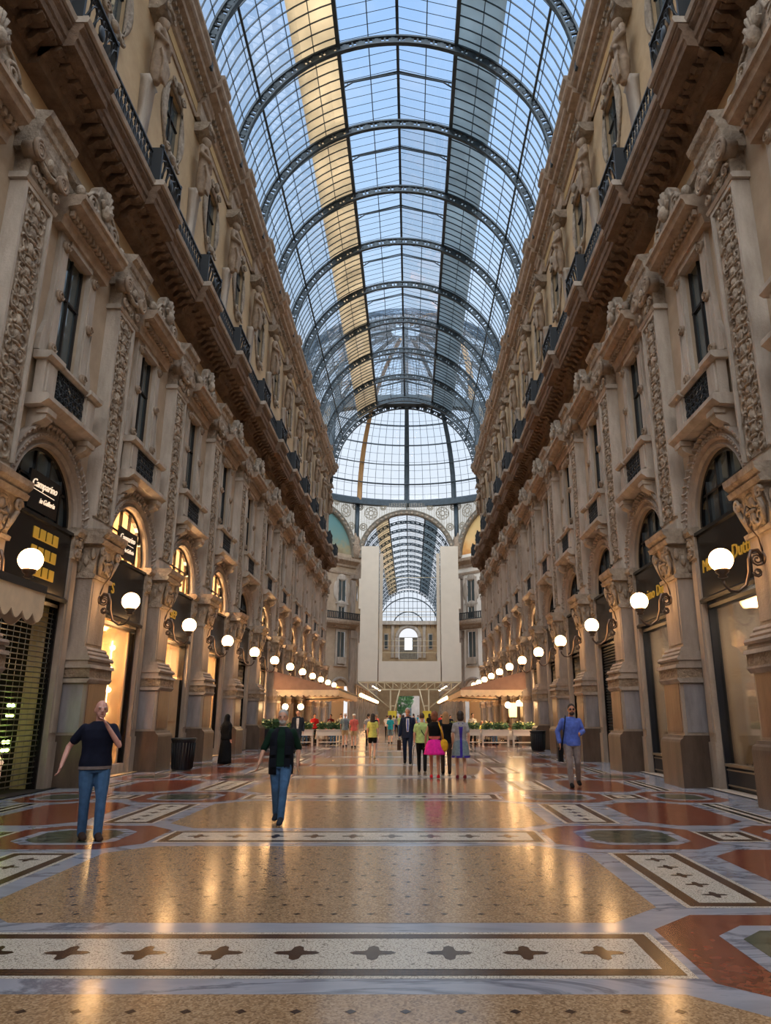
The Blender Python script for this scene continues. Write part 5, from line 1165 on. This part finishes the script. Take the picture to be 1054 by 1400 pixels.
person('long-haired person in black top and brown trousers between the pink skirt and patterned dress', .98, 21.6, PI, 1.68, True, top='black', sleeve='short', bcol='darkbrown', skin='fair', hair=('long','blond'))
def stick(r, J, S_, hd): mb = MB(); mb.tube([J['lh']+Vector((0,-.02,-.05)), (.32,-.16,.02)], .012, 6); mb.build('walking_stick', CL['black'], r, mx=S_); mb = MB(); mb.tube([(.1,.1,1.45),(0,.15,1.2),(-.14,.14,1.0)], .012, 5); mb.build('bag_strap', CL['black'], r, mx=S_)
person('stooped person in pale lime shirt and dark trousers leaning on a walking stick', .32, 22.6, PI, 1.64, top='lime', sleeve='short', bcol='black', skin='fair', hair=('short','brown'), extra=stick, bulk=1.1)
def brief(r, J, S_, hd):
    shirtfront(r, J, S_, hd); mb = MB(); mb.box(-.34,-.22,-.24,.2,.42,.74); o = mb.build('briefcase', CL['darkbrown'], r, mx=S_)
    mb = MB(); mb.tube([(-.28,-.1,.74),(-.28,-.08,.8),(-.28,.04,.8),(-.28,.06,.74)], .012, 6); mb.build('handle', CL['black'], o, mx=S_); mb = MB(); mb.loft([[(-w,-.16,z),(w,-.16,z),(w,-.14,z),(-w,-.14,z)] for z, w in ((1.02,.02),(1.3,.022),(1.4,.015))], sm=False); mb.build('tie', CL['shirtblue'], r, mx=S_)
person('person in navy suit, pale shirt and tie carrying a dark briefcase', -.12, 26.6, 0., 1.84, top='suit', sleeve='long', bcol='suit', skin='tan', hair=('short','grey'), extra=brief, top_len=.8, P=dict(rh=(-.27,-.02,.85), lk=(.09,-.14,.5), la=(.09,-.2,.08)))
person('long dark-haired person in yellow top and black shorts walking away', -1.5, 29.8, PI, 1.66, True, top='yellow', sleeve='short', bottom='shorts', bcol='black', skin='fair', hair=('long','dark'), top_len=.82, shoe='beige')
person('person in teal top and grey shorts in the distance left of the suit', -1.25, 46., PI, 1.64, True, top='teal', sleeve='short', bottom='shorts', bcol='greyblue', blen=.85, hair=('bob','dark'), vox=.018)
person('person with pale backpack and black trousers beside the teal top', -2.35, 42., PI, 1.7, top='grey', bcol='black', hair=('short','dark'), vox=.018)
person('person in salmon striped top and white cap near the left troughs', -3.0, 40., PI, 1.7, True, top='salmon', bottom='shorts', bcol='beige', hair=('cap','white'), vox=.018)
person('person in grey shirt and white cap next to the salmon top', -3.55, 41., PI, 1.74, top='greyblue', bottom='shorts', bcol='beige', hair=('cap','white'), vox=.018)
person('standing waiter in white jacket under the right awning', 3.6, 44.6, .3, 1.74, top='white', sleeve='long', bcol='black', hair=('short','dark'), vox=.018)
person('standing diner in bright red top under the left awning', -5.9, 46.5, .2, 1.72, top='red', bcol='black', hair=('short','dark'), vox=.018)
person('standing diner in white shirt under the far end of the left awning', -4.7, 51.0, .6, 1.74, top='white', bcol='beige', hair=('short','dark'), vox=.018)
person('standing diner in maroon top beside the white shirt under the left awning', -5.3, 50.2, -.3, 1.7, top='maroon', bcol='black', hair=('short','brown'), vox=.018)
seatP = dict(hip=.53, lk=(.11,-.44,.50), la=(.11,-.42,.08), rk=(-.11,-.44,.50), ra=(-.11,-.4,.08), le=(.24,-.1,.80), lh=(.14,-.34,.76), re=(-.24,-.1,.80), rh=(-.14,-.34,.76))
for i, (sn, cx, cy, a) in enumerate(CH):
    if i % 8 in (0,1,2,3,5,6):
        c = ('olive','cream','salmon','navy','white','teal','grey','red','beige','black','sky','maroon','lime','purple','yellow','charcoal')[i]
        person(f'seated diner in {c} top under the {sn} awning', cx, cy-.0, a, 1.7, i % 3 == 0, P=seatP, top=c, bcol='charcoal' if i % 2 else 'jeans', hair=('short' if i % 3 else 'bob', ('dark','brown','grey')[i % 3]), vox=.018, group='seated cafe diners', top_len=.86)
crowd = [(-2.6,55,'navy','jeans','brown'),(-1.9,60,'white','black','dark'),(-.6,57,'maroon','charcoal','dark'),(.7,52,'sky','jeans','grey'),(1.4,58,'black','beige','dark'),(2.2,54,'charcoal','charcoal','brown'),(-.1,66,'cream','navy','dark'),(-3.0,66,'salmon','jeans','blond'),(1.0,70,'olive','black','dark'),(2.6,66,'red','jeans','dark'),(-1.4,74,'grey','black','brown'),(.3,80,'beige','jeans','dark'),(-2.4,82,'teal','charcoal','dark'),(2.0,84,'white','jeans','brown'),(-.9,92,'purple','black','dark'),(1.3,95,'yellow','jeans','dark'),(-3.3,58,'beige','navy','dark'),(-3.6,72,'sky','black','dark'),(-1.0,68,'lime','jeans','blond'),(.2,61,'grey','jeans','dark'),(1.9,73,'maroon','beige','dark'),(3.1,60,'navy','charcoal','dark'),(-2.0,88,'cream','jeans','brown'),(.8,88,'teal','black','dark'),(-.3,99,'red','jeans','dark'),(2.6,92,'black','charcoal','dark'),(-4.4,78,'white','navy','dark'),(3.6,78,'salmon','jeans','blond')]
cn = {'navy':'navy','white':'white','maroon':'maroon','sky':'sky blue','black':'black','charcoal':'charcoal','cream':'cream','salmon':'salmon','olive':'olive','red':'red','grey':'grey','beige':'beige','teal':'teal','purple':'purple','yellow':'yellow','lime':'lime green'}
for i, (x, y, t, bt, hc) in enumerate(crowd):
    person(f'distant walker in {cn[t]} top, {"left" if x < 0 else "right"} of the aisle centre, {"nearer than" if y < 64 else "level with" if y < 80 else "beyond"} the crossing', x, y, PI if i % 3 else 0., 1.62+.04*(i % 5), i % 2 == 0, top=t, bcol=bt, hair=('short' if i % 2 else 'bob', hc), vox=.024, group='distant crowd')
# ------------------------------------------------------------------ light, sky, camera
def world():
    w = bpy.data.worlds.new('dusk sky'); SC.world = w; w.use_nodes = True; nt = w.node_tree; nt.nodes.clear()
    out = nt.nodes.new('ShaderNodeOutputWorld'); bg = nt.nodes.new('ShaderNodeBackground'); nt.links.new(bg.outputs[0], out.inputs[0])
    tc = nt.nodes.new('ShaderNodeTexCoord'); sp = nt.nodes.new('ShaderNodeSeparateXYZ'); nt.links.new(tc.outputs['Generated'], sp.inputs[0])
    r = ramp(nt, sp.outputs['Z'], [(0, (.80,.80,.82)), (.33, (.80,.86,.96)), (.55, (.56,.74,.98)), (.8, (.36,.58,.95)), (1, (.34,.56,.94))])
    mp = N(nt, 'ShaderNodeMapping'); mp.inputs['Scale'].default_value = (1.4, 1.4, 3.); nt.links.new(tc.outputs['Generated'], mp.inputs[0])
    n = N(nt, 'ShaderNodeTexNoise', Scale=2.4, Detail=6., Roughness=.55); nt.links.new(mp.outputs[0], n.inputs['Vector'])
    c = ramp(nt, n.outputs[0], [(.46, (0,0,0)), (.72, (.6,.6,.6))])
    mx = nt.nodes.new('ShaderNodeMix'); mx.data_type = 'RGBA'; nt.links.new(c.outputs[0], mx.inputs['Factor']); nt.links.new(r.outputs[0], mx.inputs['A']); mx.inputs['B'].default_value = (.92,.93,.96,1)
    nt.links.new(mx.outputs['Result'], bg.inputs['Color']); bg.inputs['Strength'].default_value = .95
world()
l = bpy.data.lights.new('added_sky_fill', 'SUN'); l.energy = 6.; l.angle = math.radians(110); l.color = (1,.98,.96)  # wide soft fill added to brighten the facades; no sun shines at dusk
o = bpy.data.objects.new('added_sky_fill', l); COL.objects.link(o); o.rotation_euler = (math.radians(28), math.radians(-4), 0)
cam = bpy.data.cameras.new('camera'); co = bpy.data.objects.new('camera', cam); COL.objects.link(co)
F = 1000.; PITCH = math.atan(280/F)
co.location = (0, 0, 1.55); co.rotation_euler = (PI/2+PITCH, 0, 0)
cam.sensor_fit = 'VERTICAL'; cam.sensor_height = 36.; cam.lens = F/1400*36; cam.shift_x = -35/1400; cam.clip_end = 600; cam.clip_start = .05
SC.camera = co
SC.view_settings.view_transform = 'Standard'; SC.view_settings.look = 'None'; SC.view_settings.exposure = 0.28; SC.view_settings.gamma = 1; SC.view_settings.use_curve_mapping = False
SC.cycles.use_denoising = True
SC.cycles.max_bounces = 8; SC.cycles.transparent_max_bounces = 24; SC.cycles.diffuse_bounces = 4; SC.cycles.glossy_bounces = 4
SC.cycles.sample_clamp_indirect = 6.
